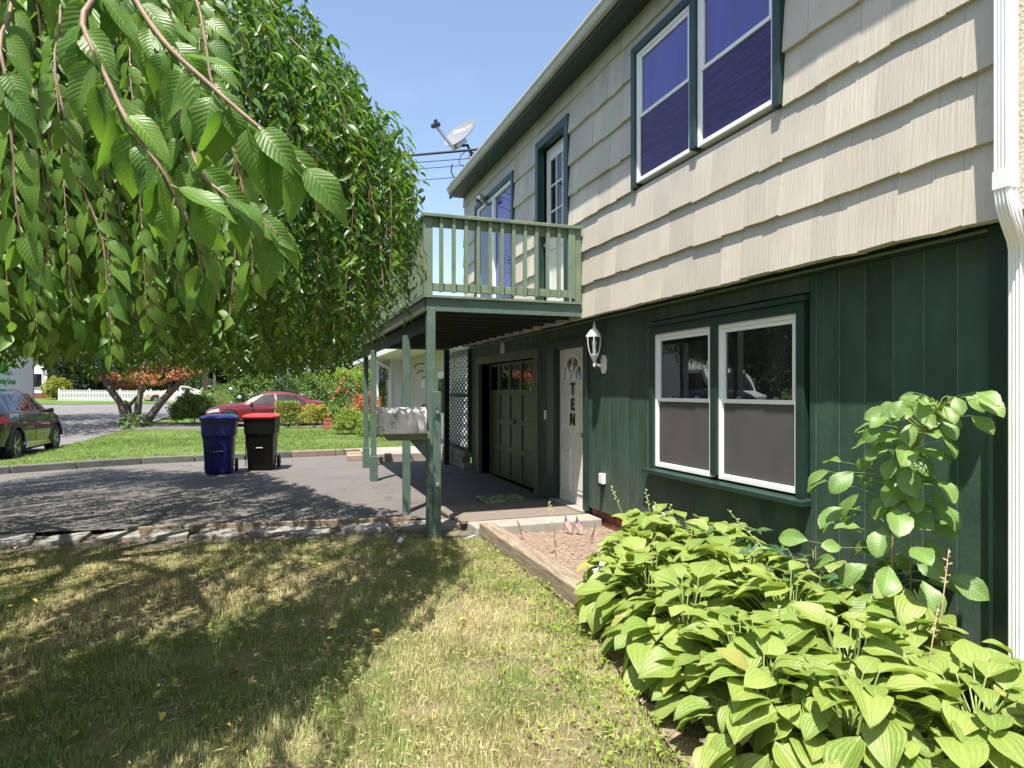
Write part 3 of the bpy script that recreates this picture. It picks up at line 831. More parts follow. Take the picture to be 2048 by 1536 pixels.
# sliding glass door
sc_ = MB().box(3.295, 3.40, 9.395, 9.48, 2.56, 4.85).box(3.295, 3.40, 11.38, 11.465, 2.56, 4.85).box(3.297, 3.40, 9.48, 11.38, 4.765, 4.85)
sc_.build('slider_casing', M['trim_dark'], HS, bevel=.004)
sl = MB().box(3.32, 3.40, 9.482, 9.53, 2.57, 4.763).box(3.32, 3.40, 11.33, 11.378, 2.57, 4.763).box(3.322, 3.40, 9.53, 11.33, 4.71, 4.763).box(3.322, 3.40, 9.53, 11.33, 2.57, 2.63).box(3.318, 3.39, 10.40, 10.48, 2.63, 4.71).box(3.326, 3.39, 11.27, 11.33, 2.63, 4.71)
slider = sl.build('sliding_door', M['vinyl'], HS, bevel=.003)
MB().box(3.36, 3.364, 9.53, 10.40, 2.63, 4.71).build('pane', M['glass_upper'], slider)
MB().box(3.345, 3.349, 10.48, 11.27, 2.63, 4.71).build('pane', M['glass_door'], slider)
MB().box(3.334, 3.360, 9.53, 9.56, 2.63, 4.71).build('jamb_strip', M['dish_gray'], slider)

# wall plaque, floodlight, porch lantern
MB().lathe([(.0, 0), (.115, 0), (.12, -.012), (.10, -.02), (.0, -.02)][::1], (0, 0, 0), axis=(1, 0, 0), n=28)
pl = thing('wall_plaque', (3.51, 10.47, 2.21), 'small white oval plaque on the dark boards above the garage door', 'plaque')
ov = [(3.508, 10.47 + .10 * math.cos(a), 2.21 + .135 * math.sin(a)) for a in [2 * math.pi * i / 28 for i in range(28)]]
MB().prism(ov, (-.014, 0, 0)).build('plaque_plate', M['metal_white'], pl, bevel=.003)
MB().tube([(3.490, 10.50, 2.27), (3.490, 10.46, 2.285), (3.490, 10.43, 2.26), (3.490, 10.45, 2.225), (3.490, 10.47, 2.20), (3.490, 10.47, 2.175)], .007, 6).build('plaque_motif', M['garage_trim'], pl)
fl = thing('floodlight', (3.33, 10.75, 4.80), 'round grey security floodlight on the eave wall above the sliding door', 'floodlight')
MB().box(3.30, 3.335, 10.70, 10.82, 4.70, 4.86).build('mount_plate', M['dish_gray'], fl, bevel=.01)
MB().tube([(3.30, 10.76, 4.79), (3.24, 10.76, 4.80)], .02, 8).build('arm', M['dish_gray'], fl)
MB().lathe([(.03, .10), (.07, .08), (.088, .03), (.088, -.02), (.07, -.03)], (3.20, 10.77, 4.76), axis=(.45, 0, .8), n=18).build('lamp_head', M['steel'], fl, smooth=True)
MB().lathe([(.072, -.031), (.05, -.045), (.0, -.05)], (3.20, 10.77, 4.76), axis=(.45, 0, .8), n=18).build('lens', M['glass_door'], fl, smooth=True)

ln = thing('wall_lantern', (3.51, 6.80, 1.85), 'white metal wall lantern with clear glass beside the entry door', 'lantern')
LX, LY = 3.375, 6.80
octp = [(3.509, 6.80 + .055 * math.copysign(min(1, abs(math.cos(a)) * 1.25), math.cos(a)), 1.83 + .105 * math.copysign(min(1, abs(math.sin(a)) * 1.25), math.sin(a))) for a in [math.pi / 8 + math.pi * i / 4 for i in range(8)]]
MB().prism(octp, (-.03, 0, 0)).build('back_plate', M['metal_white'], ln, bevel=.006)
MB().tube([(3.48, LY, 1.82), (3.44, LY, 1.815), (3.40, LY, 1.83), (LX, LY, 1.87)], [.024, .018, .014, .012], 8).build('arm', M['metal_white'], ln, smooth=True)
MB().lathe([(.012, 1.80), (.018, 1.83), (.012, 1.86), (.026, 1.875), (.034, 1.90), (.050, 1.925), (.052, 1.945)], (LX, LY, 0), n=12).build('base_cup', M['metal_white'], ln, smooth=True)
cg = MB()
for i in range(6):
    a = math.pi / 3 * i
    cg.tube([(LX + r * math.cos(a), LY + r * math.sin(a), zz) for r, zz in ((.050, 1.94), (.066, 1.99), (.078, 2.05), (.082, 2.10), (.080, 2.14))], .0055, 5)
cg.build('cage', M['metal_white'], ln)
MB().lathe([(.047, 1.945), (.062, 1.99), (.073, 2.05), (.077, 2.10), (.074, 2.135)], (LX, LY, 0), n=18).build('glass', M['glass_clear'], ln, smooth=True)
MB().lathe([(.018, 1.945), (.018, 2.04), (.024, 2.05), (.022, 2.10), (.0, 2.11)], (LX, LY, 0), n=10).build('bulb', M['vinyl'], ln, smooth=True)
MB().lathe([(.088, 2.135), (.095, 2.142), (.092, 2.155), (.06, 2.20), (.04, 2.225), (.022, 2.235), (.016, 2.25), (.02, 2.262), (.008, 2.275), (.010, 2.29), (.0, 2.325)], (LX, LY, 0), n=6).build('roof', M['metal_white'], ln)
MB().tube([(LX + .035 + .016 * math.cos(a), LY, 1.80 + .022 * math.sin(a)) for a in [2 * math.pi * i / 10 for i in range(11)]], .003, 5).build('ring', M['brass'], ln)

# ------------------------------------------------------------------ balcony deck
DK = thing('balcony_deck', (1.5, 7.0, 0), 'green painted wooden balcony deck on posts, railed, above the garage door', 'deck')
DZ0, DZ1 = 2.385, 2.555
X0, X1, Y0, Y1 = 1.50, 3.31, 7.0, 13.5
MB().box(X0 - .02, X1 - .002, Y0, Y0 + .04, DZ0, DZ1 - .026).build('rim_beam', M['post_green'], DK, bevel=.004)
MB().box(X0 - .03, X0 + .01, Y0 + .041, Y1, DZ0, DZ1 - .026).build('rim_beam', M['garage_trim'], DK, bevel=.004)
MB().box(X0 - .02, X1 + .3, Y1, Y1 + .04, DZ0, DZ1 - .026).build('rim_beam', M['post_green'], DK, bevel=.004)
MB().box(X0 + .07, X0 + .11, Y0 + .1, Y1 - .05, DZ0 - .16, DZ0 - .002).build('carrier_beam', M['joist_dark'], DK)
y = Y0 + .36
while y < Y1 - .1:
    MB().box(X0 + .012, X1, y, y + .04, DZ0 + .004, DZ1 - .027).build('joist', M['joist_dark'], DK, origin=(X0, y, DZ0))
    y += .405
x = X0 - .05
while x < X1 - .01:
    x2 = min(x + .14, X1 - .003)
    MB().box(x, x2 - .005, Y0 - .03, Y1 + .05, DZ1 - .025, DZ1 + .0).build('deck_board', M['deck_green'], DK, origin=(x, Y0, DZ1))
    x += .14
def post(x, y, z0, z1, s=.09, m=M['post_green']):
    MB().box(x - s / 2, x + s / 2, y - s / 2, y + s / 2, z0, z1).build('post', m, DK, origin=(x, y, z0), bevel=.005)
post(1.535, 7.10 - .06, -.08, DZ0 - .003)
post(1.50, 8.30, -.01, DZ0 - .165)
post(1.50, 11.40, -.01, DZ0 - .165); post(1.62, 13.45, -.01, DZ0 - .165)
MB().box(1.44, 1.565, 11.335, 11.465, .0, .42).build('post_sleeve', M['post_green'], DK, bevel=.008)
MB().box(1.56, 1.685, 13.385, 13.515, .0, .40).build('post_sleeve', M['post_green'], DK, bevel=.008)
MB().box(1.545, 1.63, 6.952, 6.993, -.08, 1.52).build('post_brace', M['post_green'], DK, bevel=.005, label='shorter board bolted to the front of the near post')
for zz in (1.30, .52):
    MB().lathe([(.0, -.03), (.014, -.03), (.016, -.012), (.022, -.011), (.022, 0)][::-1], (1.59, 6.952, zz), axis=(0, 1, 0), n=10).build('bolt', M['steel'], DK, smooth=True)
MB().box(3.22, 3.32, 13.40, 13.50, -.01, DZ0 - .003).build('post', M['siding_back'], DK, bevel=.004, label='nearly black post at the far end of the deck')
# railing
RT = 3.43
MB().box(X0 - .06, X1 - .01, Y0 - .055, Y0 + .085, RT - .04, RT).build('handrail', M['deck_green'], DK, bevel=.006)
MB().box(X0 - .06, X0 + .08, Y0 + .086, Y1 + .05, RT - .04, RT).build('handrail', M['deck_green'], DK, bevel=.006)
MB().box(X0 + .05, X1 - .08, Y0 + .004, Y0 + .042, RT - .135, RT - .042).build('upper_rail', M['deck_green'], DK, bevel=.004)
MB().box(X0 + .05, X1 - .08, Y0 + .004, Y0 + .042, DZ1 + .05, DZ1 + .135).build('lower_rail', M['deck_green'], DK, bevel=.004)
MB().box(X0 + .003, X0 + .041, Y0 + .08, Y1 - .05, RT - .135, RT - .042).build('upper_rail', M['deck_green'], DK, bevel=.004)
MB().box(X0 + .003, X0 + .041, Y0 + .08, Y1 - .05, DZ1 + .05, DZ1 + .135).build('lower_rail', M['deck_green'], DK, bevel=.004)
for px_, py_ in ((X0 - .0, Y0 + .03), (X1 - .055, Y0 + .03), (X0, Y1 - .05), (X0, 10.2)):
    MB().box(px_ - .046, px_ + .046, py_ - .046, py_ + .046, DZ1 + .001, RT - .041).build('rail_post', M['deck_green'], DK, origin=(px_, py_, DZ1), bevel=.005)
bal = MB().box(-.02, .02, -.036, 0, 0, .84); bme = bal.build('baluster', M['deck_green'], DK, local=True, bevel=.003)
bals = []
x = X0 + .14
while x < X1 - .10:
    bals.append((x, Y0 + .003, 0)); x += .1375
bals.append((X1 - .115, Y0 + .003, 0))
y = Y0 + .16
while y < Y1 - .08:
    if abs(y - 10.2) > .06: bals.append((X0 + .002, y, R(-90)))
    y += .1375
for i, (x, y, rz) in enumerate(bals):
    o = bme if i == 0 else bme.copy()
    if i: col.objects.link(o)
    o.location = Vector((x, y, DZ1 + .035)) - DK.location; o.rotation_euler = (0, 0, rz)

# lattice beyond the garage, with the low block wall under it
LT = thing('lattice_screen', (3.40, 12.42, 0), 'dark diamond lattice screen with a black frame beyond the garage corner', 'lattice')
fr = MB().box(3.45, 3.52, 12.42, 12.47, .34, 2.36).box(3.45, 3.52, 14.38, 14.44, .34, 2.36).box(3.46, 3.51, 12.47, 14.38, 2.28, 2.36).box(3.46, 3.51, 12.47, 14.38, 1.40, 1.48).box(3.46, 3.51, 12.47, 14.38, .34, .40)
fr.build('frame', M['joist_dark'], LT)
for zlo, zhi in ((.40, 1.40), (1.48, 2.28)):
    for s in (1, -1):
        x_ = 3.478 if s > 0 else 3.492
        c = 12.47 - (zhi - zlo) if s > 0 else 12.47
        c = 12.47 - 2.6
        while c < 14.4:
            a0, b0_ = c, zlo; h = zhi - zlo
            y_a, y_b = (c, c + h * 2.4) if s > 0 else (c + h * 2.4, c)
            # clip to the frame
            za, zb_ = zlo, zhi
            def clipy(ya, za, yb, zb, lo=12.47, hi=14.38):
                d = yb - ya; t0, t1 = 0., 1.
                for lim, sg in ((lo, 1), (hi, -1)):
                    fa = sg * (ya - lim); fb = sg * (yb - lim)
                    if fa < 0 and fb < 0: return None
                    if fa < 0: t0 = max(t0, fa / (fa - fb))
                    if fb < 0: t1 = min(t1, fa / (fa - fb))
                if t1 - t0 < .05: return None
                return ya + d * t0, za + (zb - za) * t0, ya + d * t1, za + (zb - za) * t1
            r_ = clipy(y_a, za, y_b, zb_)
            if r_: MB().bar((x_, r_[0], r_[1]), (x_, r_[2], r_[3]), .006, .022, up=(1, 0, 0)).build('lattice_slat', M['joist_dark'], LT, origin=(x_, r_[0], r_[1]))
            c += .27
BW = thing('block_wall', (3.2, 12.6, 0), 'low tan block planter wall standing under the lattice screen', 'wall')
for row in range(3):
    yb = 12.45 + (.18 if row % 2 else 0); 
    while yb < 14.3:
        MB().box(3.38, 3.56, yb + .006, min(yb + .36, 14.4) - .006, row * .115 + .004, row * .115 + .112).build('block', M['brick_tan'], BW, origin=(3.38, yb, row * .115), bevel=.008)
        yb += .37
# things on the ground by the door
ST = MB().hexa([(1.98, 6.84, -.10), (3.50, 6.84, -.10), (3.50, 7.20, -.10), (1.98, 7.20, -.10), (1.99, 6.85, .055), (3.50, 6.85, .055), (3.50, 7.20, .055), (1.99, 7.20, .055)])
tag(ST.build('concrete_step', M['concrete'], bevel=.015), 'worn concrete step slab below the white entry door', 'step')
PF = thing('plank_ramp', (1.9, 7.22, 0), 'weathered grey plank platform lying before the entry door', 'platform')
for i in range(7):
    ya = 7.22 + i * .15
    MB().hexa([(1.93 - .015 * i, ya, .022), (3.42, ya, .022), (3.42, ya + .144, .022), (1.93 - .015 * i, ya + .144, .022), (1.93 - .015 * i, ya, .058), (3.42, ya, .062), (3.42, ya + .144, .062), (1.93 - .015 * i, ya + .144, .058)]).build('plank', M['plank'], PF, origin=(1.84, ya, .02), bevel=.004)
MB().box(1.98, 3.4, 7.30, 8.15, .002, .021).build('bearer', M['timber'], PF)
# ------------------------------------------------------------------ yard things
# railroad-tie edging of the flower bed
TB = MB().hexa([(2.03, 3.6, -.09), (2.215, 3.6, -.09), (2.20, 6.83, -.09), (2.015, 6.83, -.09), (2.03, 3.6, .085), (2.21, 3.6, .08), (2.195, 6.83, .10), (2.02, 6.83, .105)])
tag(TB.build('timber_edging', M['timber'], bevel=.012), 'long weathered timber edging the soil flower bed', 'timber')
# flagstones along the drive
FS = bpy.data.objects.new('flagstone_border', None); col.objects.link(FS); FS['kind'] = 'structure'
def fy(x): return 7.84 - .165 * x
xs_ = [(-4.9, -4.3), (-4.24, -3.55), (-3.5, -2.95), (-2.9, -2.42), (-2.38, -1.93), (-1.88, -1.40), (-1.36, -.90), (-.85, -.40), (-.33, .55), (.62, 1.20), (1.27, 2.0)]
for i, (a, b) in enumerate(xs_):
    rr = random.Random(i)
    j = lambda s=.03: rr.uniform(-s, s)
    ya, yb = fy(a), fy(b)
    low = [(a + .02 + j(), ya - .20 + j()), ((a + b) / 2 + j(), (ya + yb) / 2 - .23 + j(.04)), (b + j(), yb - .20 + j()), (b - .04 + j(), yb + .18 + j()), ((a + b) / 2 + j(), (ya + yb) / 2 + .19 + j(.03)), (a + .05 + j(), ya + .18 + j())]
    n = len(low); zt = -.012 + j(.012); tl = j(.02)
    p = [(x, y, -.09) for x, y in low] + [(x, y, zt + (tl if q in (0, 5) else -tl if q in (2, 3) else 0)) for q, (x, y) in enumerate(low)]
    MB().add(p, [tuple(reversed(range(n))), tuple(range(n, 2 * n))] + [(q, (q + 1) % n, (q + 1) % n + n, q + n) for q in range(n)]).build('flagstone', M['flagstone'], FS, origin=(a, ya, -.09), bevel=.012)
# thin wood edging strip of the drive
EB = MB()
EB.bar((-1.6, 8.28, -.02), (1.45, 7.78, -.005), .045, .09)
tag(EB.build('edging_board', M['timber'], bevel=.006), 'thin wooden edging board lying between the drive and the flagstones', 'board')
# kerb stones on the far side of the drive
KB = bpy.data.objects.new('driveway_kerb', None); col.objects.link(KB); KB['kind'] = 'structure'
pts = [(-5.7, 14.16), (-4.75, 14.72), (-3.8, 15.2), (-2.75, 15.68), (-1.75, 15.88), (-.75, 16.02), (.25, 16.16), (1.25, 16.30), (2.25, 16.44), (3.25, 16.56)]
for i in range(len(pts) - 1):
    a, b = Vector((*pts[i], .02)), Vector((*pts[i + 1], .02)); d = (b - a).normalized() * .012
    MB().bar(a + d, b - d, .17, .24).build('kerb_stone', M['brick_tan'] if i > 5 else M['kerb_dark'], KB, origin=a, bevel=.02)
# raised concrete pad by the neighbour's walk
tag(MB().hexa([(1.75, 14.5, -.02), (3.45, 14.35, -.02), (3.9, 16.3, -.02), (1.75, 16.1, -.02), (1.75, 14.5, .17), (3.45, 14.35, .17), (3.9, 16.3, .17), (1.75, 16.1, .17)]).build('concrete_pad', M['concrete'], bevel=.015), 'raised pale concrete pad beyond the far deck posts', 'slab')
for i, (x, y) in enumerate(((1.55, 14.9), (1.6, 15.5), (1.9, 14.28))):
    tag(MB().box(x - .17, x + .17, y - .12, y + .12, -.01, .13).build('kerb_block', M['brick_tan'], bevel=.02), ['tan block at the left edge of the concrete pad, nearer one', 'tan block at the left edge of the concrete pad, farther one', 'tan block before the front edge of the concrete pad'][i], 'block', 'loose tan blocks by the concrete pad')
# doormat
DM = thing('doormat', (2.92, 8.72, .0), 'green leaf patterned doormat before the garage door', 'doormat')
def mat_pattern():
    m, nt, p = newmat('mat_pattern')
    v = coords(nt, (1, 1, 1), False)
    f = noise(nt, v, 9, 2); g = noise(nt, v, 260, 2)
    a = mixrgb(nt, ramp(nt, f, .47, .53), (.30, .36, .14), (.06, .15, .03))
    b = mixrgb(nt, ramp(nt, noise(nt, v, 17, 3), .56, .60), a, (.02, .04, .02))
    nt.links.new(mixrgb(nt, math_n(nt, 'MULTIPLY', g, .4), b, (.3, .36, .2)), p.inputs['Base Color']); p.inputs['Roughness'].default_value = .95
    M['mat_pattern'] = m
mat_pattern()
MB().box(2.60, 3.28, 8.28, 9.18, .003, .012).build('backing', M['mat_rubber'], DM, bevel=.003)
MB().box(2.615, 3.265, 8.295, 9.165, .0125, .020).build('pile', M['mat_pattern'], DM, bevel=.003)

# mailbox on the near post
MX = thing('mailbox', (1.24, 7.0, 1.0), 'mildewed white mailbox on a wooden bracket on the near deck post', 'mailbox')
def dshape(w, h, n=12):
    return [(-w / 2, 0), (w / 2, 0)] + [(w / 2 * math.cos(math.pi * i / n), h - w / 2 + w / 2 * math.sin(math.pi * i / n)) for i in range(n + 1)]
ds_ = dshape(.19, .275)
MB().prism([(.995, 7.03 + a, 1.075 + b) for a, b in ds_], (.475, 0, 0)).build('box_body', M['mailbox_white'], MX, smooth=30)
ds2 = dshape(.198, .282)
MB().prism([(.975, 7.03 + a, 1.071 + b) for a, b in ds2], (.022, 0, 0)).build('door', M['mailbox_white'], MX, smooth=30)
MB().box(.962, .975, 7.02, 7.04, 1.30, 1.34).build('door_latch', M['metal_white'], MX)
fl_ = MB().box(1.06, 1.205, 6.925, 6.931, 1.255, 1.29).box(1.165, 1.205, 6.925, 6.931, 1.205, 1.256).box(1.055, 1.08, 6.922, 6.934, 1.262, 1.284)
fl_.build('flag', M['mailbox_white'], MX, bevel=.002)
MB().prism([(1.02, 6.935, 1.072), (1.07, 6.935, 1.005), (1.49, 6.935, 1.005), (1.49, 6.935, 1.072)], (0, .19, 0)).build('bracket_board', M['garage_trim'], MX, bevel=.003)
MB().prism([(1.30, 7.0, 1.004), (1.485, 7.0, .80), (1.487, 7.0, 1.004)], (0, .06, 0)).build('bracket', M['post_green'], MX, bevel=.003)
MB().box(1.478, 1.497, 6.94, 6.97, 1.02, 1.10).build('bracket_plate', M['metal_white'], MX)

# wheeled bins
def bin_(name, loc, body_m, lid_m, label, rz, arch):
    t = thing(name, loc, label, 'wheeled bin', 'wheeled bins on the drive', rz); t.scale = (.93, .95, 1.0)
    def rr(w, d, z, r=.05, n=4, oy=0):
        p = []
        for cx, cy, a0 in ((w / 2 - r, d / 2 - r, 0), (-w / 2 + r, d / 2 - r, 90), (-w / 2 + r, -d / 2 + r, 180), (w / 2 - r, -d / 2 + r, 270)):
            for i in range(n + 1):
                a = R(a0 + 90 * i / n); p.append((cx + r * math.cos(a), cy + oy + r * math.sin(a), z))
        return p
    b = MB().loft([rr(.46, .50, .02), rr(.48, .52, .05), rr(.545, .60, .62), rr(.57, .63, .70), rr(.60, .67, .72), rr(.615, .70, .985), rr(.64, .73, .99), rr(.64, .73, 1.02)])
    b.build('body', body_m, t, local=True, smooth=30)
    # lid: rim, raised centre and a lip at the front
    MB().loft([rr(.66, .76, 1.015, .06, oy=.0), rr(.665, .765, 1.045, .06), rr(.60, .70, 1.075, .06), rr(.45, .55, 1.09, .06)]).build('lid', lid_m, t, local=True, smooth=30)
    f = MB()
    if arch:
        o = [(.15 * math.cos(math.pi * i / 12), .45 + .17 * math.sin(math.pi * i / 12)) for i in range(13)]; q = [(.12 * math.cos(math.pi * i / 12), .45 + .13 * math.sin(math.pi * i / 12)) for i in range(13)]
        yf = lambda z: -(.25 + .05 * z / .6) - .006
        for i in range(12):
            f.hexa([(o[i][0], yf(o[i][1]) - .012, o[i][1]), (o[i][0], yf(o[i][1]) + .03, o[i][1]), (o[i + 1][0], yf(o[i + 1][1]) + .03, o[i + 1][1]), (o[i + 1][0], yf(o[i + 1][1]) - .012, o[i + 1][1]),
                    (q[i][0], yf(q[i][1]) - .012, q[i][1]), (q[i][0], yf(q[i][1]) + .03, q[i][1]), (q[i + 1][0], yf(q[i + 1][1]) + .03, q[i + 1][1]), (q[i + 1][0], yf(q[i + 1][1]) - .012, q[i + 1][1])])
        for s in (-1, 1): f.bar((s * .135, yf(.45) + .004, .45), (s * .16, yf(.04) + .004, .04), .03, .035)
        f.build('front_rib', body_m, t, local=True, bevel=.006)
        MB().box(-.10, .10, -.302, -.285, .425, .437).build('lift_bar', M['dish_gray'], t, local=True)
    else:
        MB().box(-.065, .065, -.302, -.29, .44, .452).build('label_plate', M['metal_white'], t, local=True)
        f.box(-.27, -.255, -.31, -.28, .10, .66).box(.255, .27, -.31, -.28, .10, .66).build('front_rib', body_m, t, local=True, bevel=.004)
    MB().tube([(-.24, .42, 1.0), (.24, .42, 1.0)], .016, 8).box(-.25, -.22, .33, .43, .97, 1.01).box(.22, .25, .33, .43, .97, 1.01).build('handle', body_m, t, local=True)
    MB().tube([(-.31, .30, .125), (.31, .30, .125)], .012, 6).build('axle', M['steel'], t, local=True)
    for s in (-1, 1):
        MB().lathe([(.04, -.025), (.115, -.025), (.125, -.015), (.125, .015), (.115, .025), (.04, .025)], (s * .285, .30, .125), axis=(1, 0, 0), n=20).build('wheel', M['rubber'], t, local=True, smooth=30)
    return t
bin_('recycling_bin', (-1.06, 13.4, .0), M['bin_blue'], M['bin_blue'], 'dark blue wheeled bin standing on the drive', R(-2), True)
bin_('trash_bin', (-.33, 13.8, .0), M['bin_black'], M['lid_red'], 'black wheeled bin with a bright red lid on the drive', R(-9), False)

# ------------------------------------------------------------------ cars
def catmull(xs, ys, q):
    xs = np.array(xs, float); ys = np.array(ys, float)
    m = np.gradient(ys, xs)
    i = np.clip(np.searchsorted(xs, q) - 1, 0, len(xs) - 2)
    h = xs[i + 1] - xs[i]; t = (q - xs[i]) / h
    d = (ys[i + 1] - ys[i]) / h
    lim = lambda mm: np.where(np.abs(mm) > 3 * np.abs(d), np.sign(mm) * 3 * np.abs(d), mm)
    m0, m1 = lim(m[i]), lim(m[i + 1])
    return (2 * t**3 - 3 * t**2 + 1) * ys[i] + (t**3 - 2 * t**2 + t) * h * m0 + (-2 * t**3 + 3 * t**2) * ys[i + 1] + (t**3 - t**2) * h * m1
def make_car(name, loc, rz, label, paint_m, st, wheels, wr, glass, pillars, cladding=None, spokes=5, double=True, far=False):
    t = thing(name, loc, label, 'car', None, rz)
    st = np.array(st, float)
    def sec(x):
        zb, zbelt, zt, wb, wt_ = [float(catmull(st[:, 0], st[:, i], np.array([x]))[0]) for i in range(1, 6)]
        h = zbelt - zb
        half = [(wb * .86, zb), (wb * .97, zb + .12 * h), (wb * 1.0, zb + .45 * h), (wb * .995, zb + .72 * h), (wb * .955, zbelt),
                (wt_ + (wb - wt_) * .10, zbelt + (zt - zbelt) * .86), (wt_ * .90, zbelt + (zt - zbelt) * .97), (wt_ * .5, zt + .006), (0, zt + .012)]
        return half
    X = np.concatenate([np.linspace(st[0, 0], st[-1, 0], 46)])
    rings = []
    for x in X:
        h = sec(x)
        rings.append([(x, -y, z) for y, z in h] + [(x, y, z) for y, z in reversed(h[:-1])] + [(x, 0, h[0][1] - .01)])
    b = MB().loft(rings)
    body = b.build('body', paint_m, t, local=True, smooth=28)
    # wheel arches cut through
    cb = MB()
    for wx in wheels:
        for s in (-1, 1):
            cb.lathe([(wr + .045, -.30), (wr + .045, .30)], (wx, s * .92, wr), axis=(0, 1, 0), n=28)
    cut_o = cb.build('cutter', None); cut_o.matrix_world = Matrix.Translation(Vector(loc)) @ Matrix.Rotation(rz, 4, 'Z')
    md = body.modifiers.new('arches', 'BOOLEAN'); md.object = cut_o; md.solver = 'EXACT'; md.operation = 'DIFFERENCE'
    body.modifiers.move(1, 0) if len(body.modifiers) > 1 else None
    bpy.context.view_layer.update()
    me = bpy.data.meshes.new_from_object(body.evaluated_get(bpy.context.evaluated_depsgraph_get()))
    body.modifiers.clear(); body.data = me; bpy.data.objects.remove(cut_o)
    wmax = float(st[:, 4].max())
    def side(x, tt, s, off=.006):
        h = sec(x); (y0, z0), (y1, z1) = h[4], h[5]
        y = y0 + (y1 - y0) * tt; z = z0 + (z1 - z0) * tt
        return (x, s * (y + off), z + .002)
    for s in (-1, 1):
        for (xa0, xa1, xb0, xb1) in glass:     # bottom x range, top x range
            v = []; f = []
            nx = 6
            for i in range(nx + 1):
                for j in range(4):
                    tt = .06 + .86 * j / 3
                    xa = xa0 + (xa1 - xa0) * i / nx; xb = xb0 + (xb1 - xb0) * i / nx
                    v.append(side(xa + (xb - xa) * tt, tt, s))
            for i in range(nx):
                for j in range(3): f.append((i * 4 + j, (i + 1) * 4 + j, (i + 1) * 4 + j + 1, i * 4 + j + 1))
            MB().add(v, f).build('side_window', M['glass_car'], t, local=True)
        # belt moulding, sill, mirror, handles
        x0, x1 = glass[0][0], glass[-1][1]
        MB().tube([side(x, .0, s, .006) for x in np.linspace(x0 - .05, x1 + .05, 12)], .011, 4).build('belt_moulding', M['chrome'], t, local=True)
        for dx in pillars:
            MB().tube([(dx, s * (sec(dx)[k][0] + .001), sec(dx)[k][1]) for k in (1, 2, 3, 4)], .005, 4).build('door_seam', M['car_trim'], t, local=True)
        for dx in pillars[1:]:
            h = sec(dx - .18)
            MB().bar((dx - .28, s * (h[3][0] + .014), h[3][1] + .02), (dx - .10, s * (h[3][0] + .014), h[3][1] + .02), .018, .028).build('door_handle', M['chrome'], t, local=True, bevel=.004)
        mx = glass[0][0] + .12; mz = side(mx, .12, s)[2]; my = side(mx, .12, s)[1]
        MB().hexa([(mx - .02, my - s * .02, mz - .03), (mx + .13, my - s * .02, mz - .03), (mx + .12, my + s * .19, mz - .02), (mx + .02, my + s * .19, mz - .02),
                   (mx - .0, my - s * .02, mz + .06), (mx + .13, my - s * .02, mz + .05), (mx + .12, my + s * .18, mz + .10), (mx + .03, my + s * .18, mz + .10)]).build('wing_mirror', paint_m, t, local=True, bevel=.02)
        if cladding:
            for wx in wheels:
                cl = MB()
                for q in range(14):
                    a0, a1 = math.pi * q / 14 - .12, math.pi * (q + 1) / 14 - .12
                    a1 = min(a1, math.pi + .1)
                    r0, r1 = wr + .05, wr + .135
                    yy = s * (wmax * .985)
                    cl.hexa([(wx + r0 * math.cos(a0), yy - s * .05, wr + r0 * math.sin(a0)), (wx + r1 * math.cos(a0), yy - s * .05, wr + r1 * math.sin(a0)), (wx + r1 * math.cos(a1), yy - s * .05, wr + r1 * math.sin(a1)), (wx + r0 * math.cos(a1), yy - s * .05, wr + r0 * math.sin(a1)),
                             (wx + r0 * math.cos(a0), yy + s * .022, wr + r0 * math.sin(a0)), (wx + r1 * math.cos(a0), yy + s * .014, wr + r1 * math.sin(a0)), (wx + r1 * math.cos(a1), yy + s * .014, wr + r1 * math.sin(a1)), (wx + r0 * math.cos(a1), yy + s * .022, wr + r0 * math.sin(a1))])
                cl.build('wheel_arch', M['car_trim'], t, local=True)
            MB().hexa([(wheels[0] + wr + .12, s * wmax * .80, .20), (wheels[1] - wr - .12, s * wmax * .80, .20), (wheels[1] - wr - .12, s * (wmax + .012), .26), (wheels[0] + wr + .12, s * (wmax + .012), .26),
                       (wheels[0] + wr + .22, s * wmax * .80, .40), (wheels[1] - wr - .30, s * wmax * .80, .40), (wheels[1] - wr - .30, s * (wmax + .004), .42), (wheels[0] + wr + .22, s * (wmax + .004), .36)]).build('sill', M['chrome'] if cladding == 'chrome' else M['car_trim'], t, local=True, bevel=.01)
        # lamps
        def patch(xs_, z0, z1, nm, m_, k0=.012):
            v = []
            for x in xs_:
                h = sec(x)
                for zf in (z0, (z0 + z1) / 2, z1):
                    zz = h[0][1] + (h[4][1] - h[0][1]) * zf
                    ys2 = np.interp(zz, [q[1] for q in h[:5]], [q[0] for q in h[:5]])
                    v.append((x, s * (ys2 + k0), zz))
            n = len(xs_)
            f = [(i * 3 + j, (i + 1) * 3 + j, (i + 1) * 3 + j + 1, i * 3 + j + 1) for i in range(n - 1) for j in (0, 1)]
            MB().add(v, f).build(nm, m_, t, local=True)
        patch(np.linspace(st[0, 0] + .06, st[0, 0] + .55, 7), .72, .93, 'headlight', M['headlight'])
        patch(np.linspace(st[-1, 0] - .45, st[-1, 0] - .05, 6), .74, .92, 'tail_light', M['lid_red'])
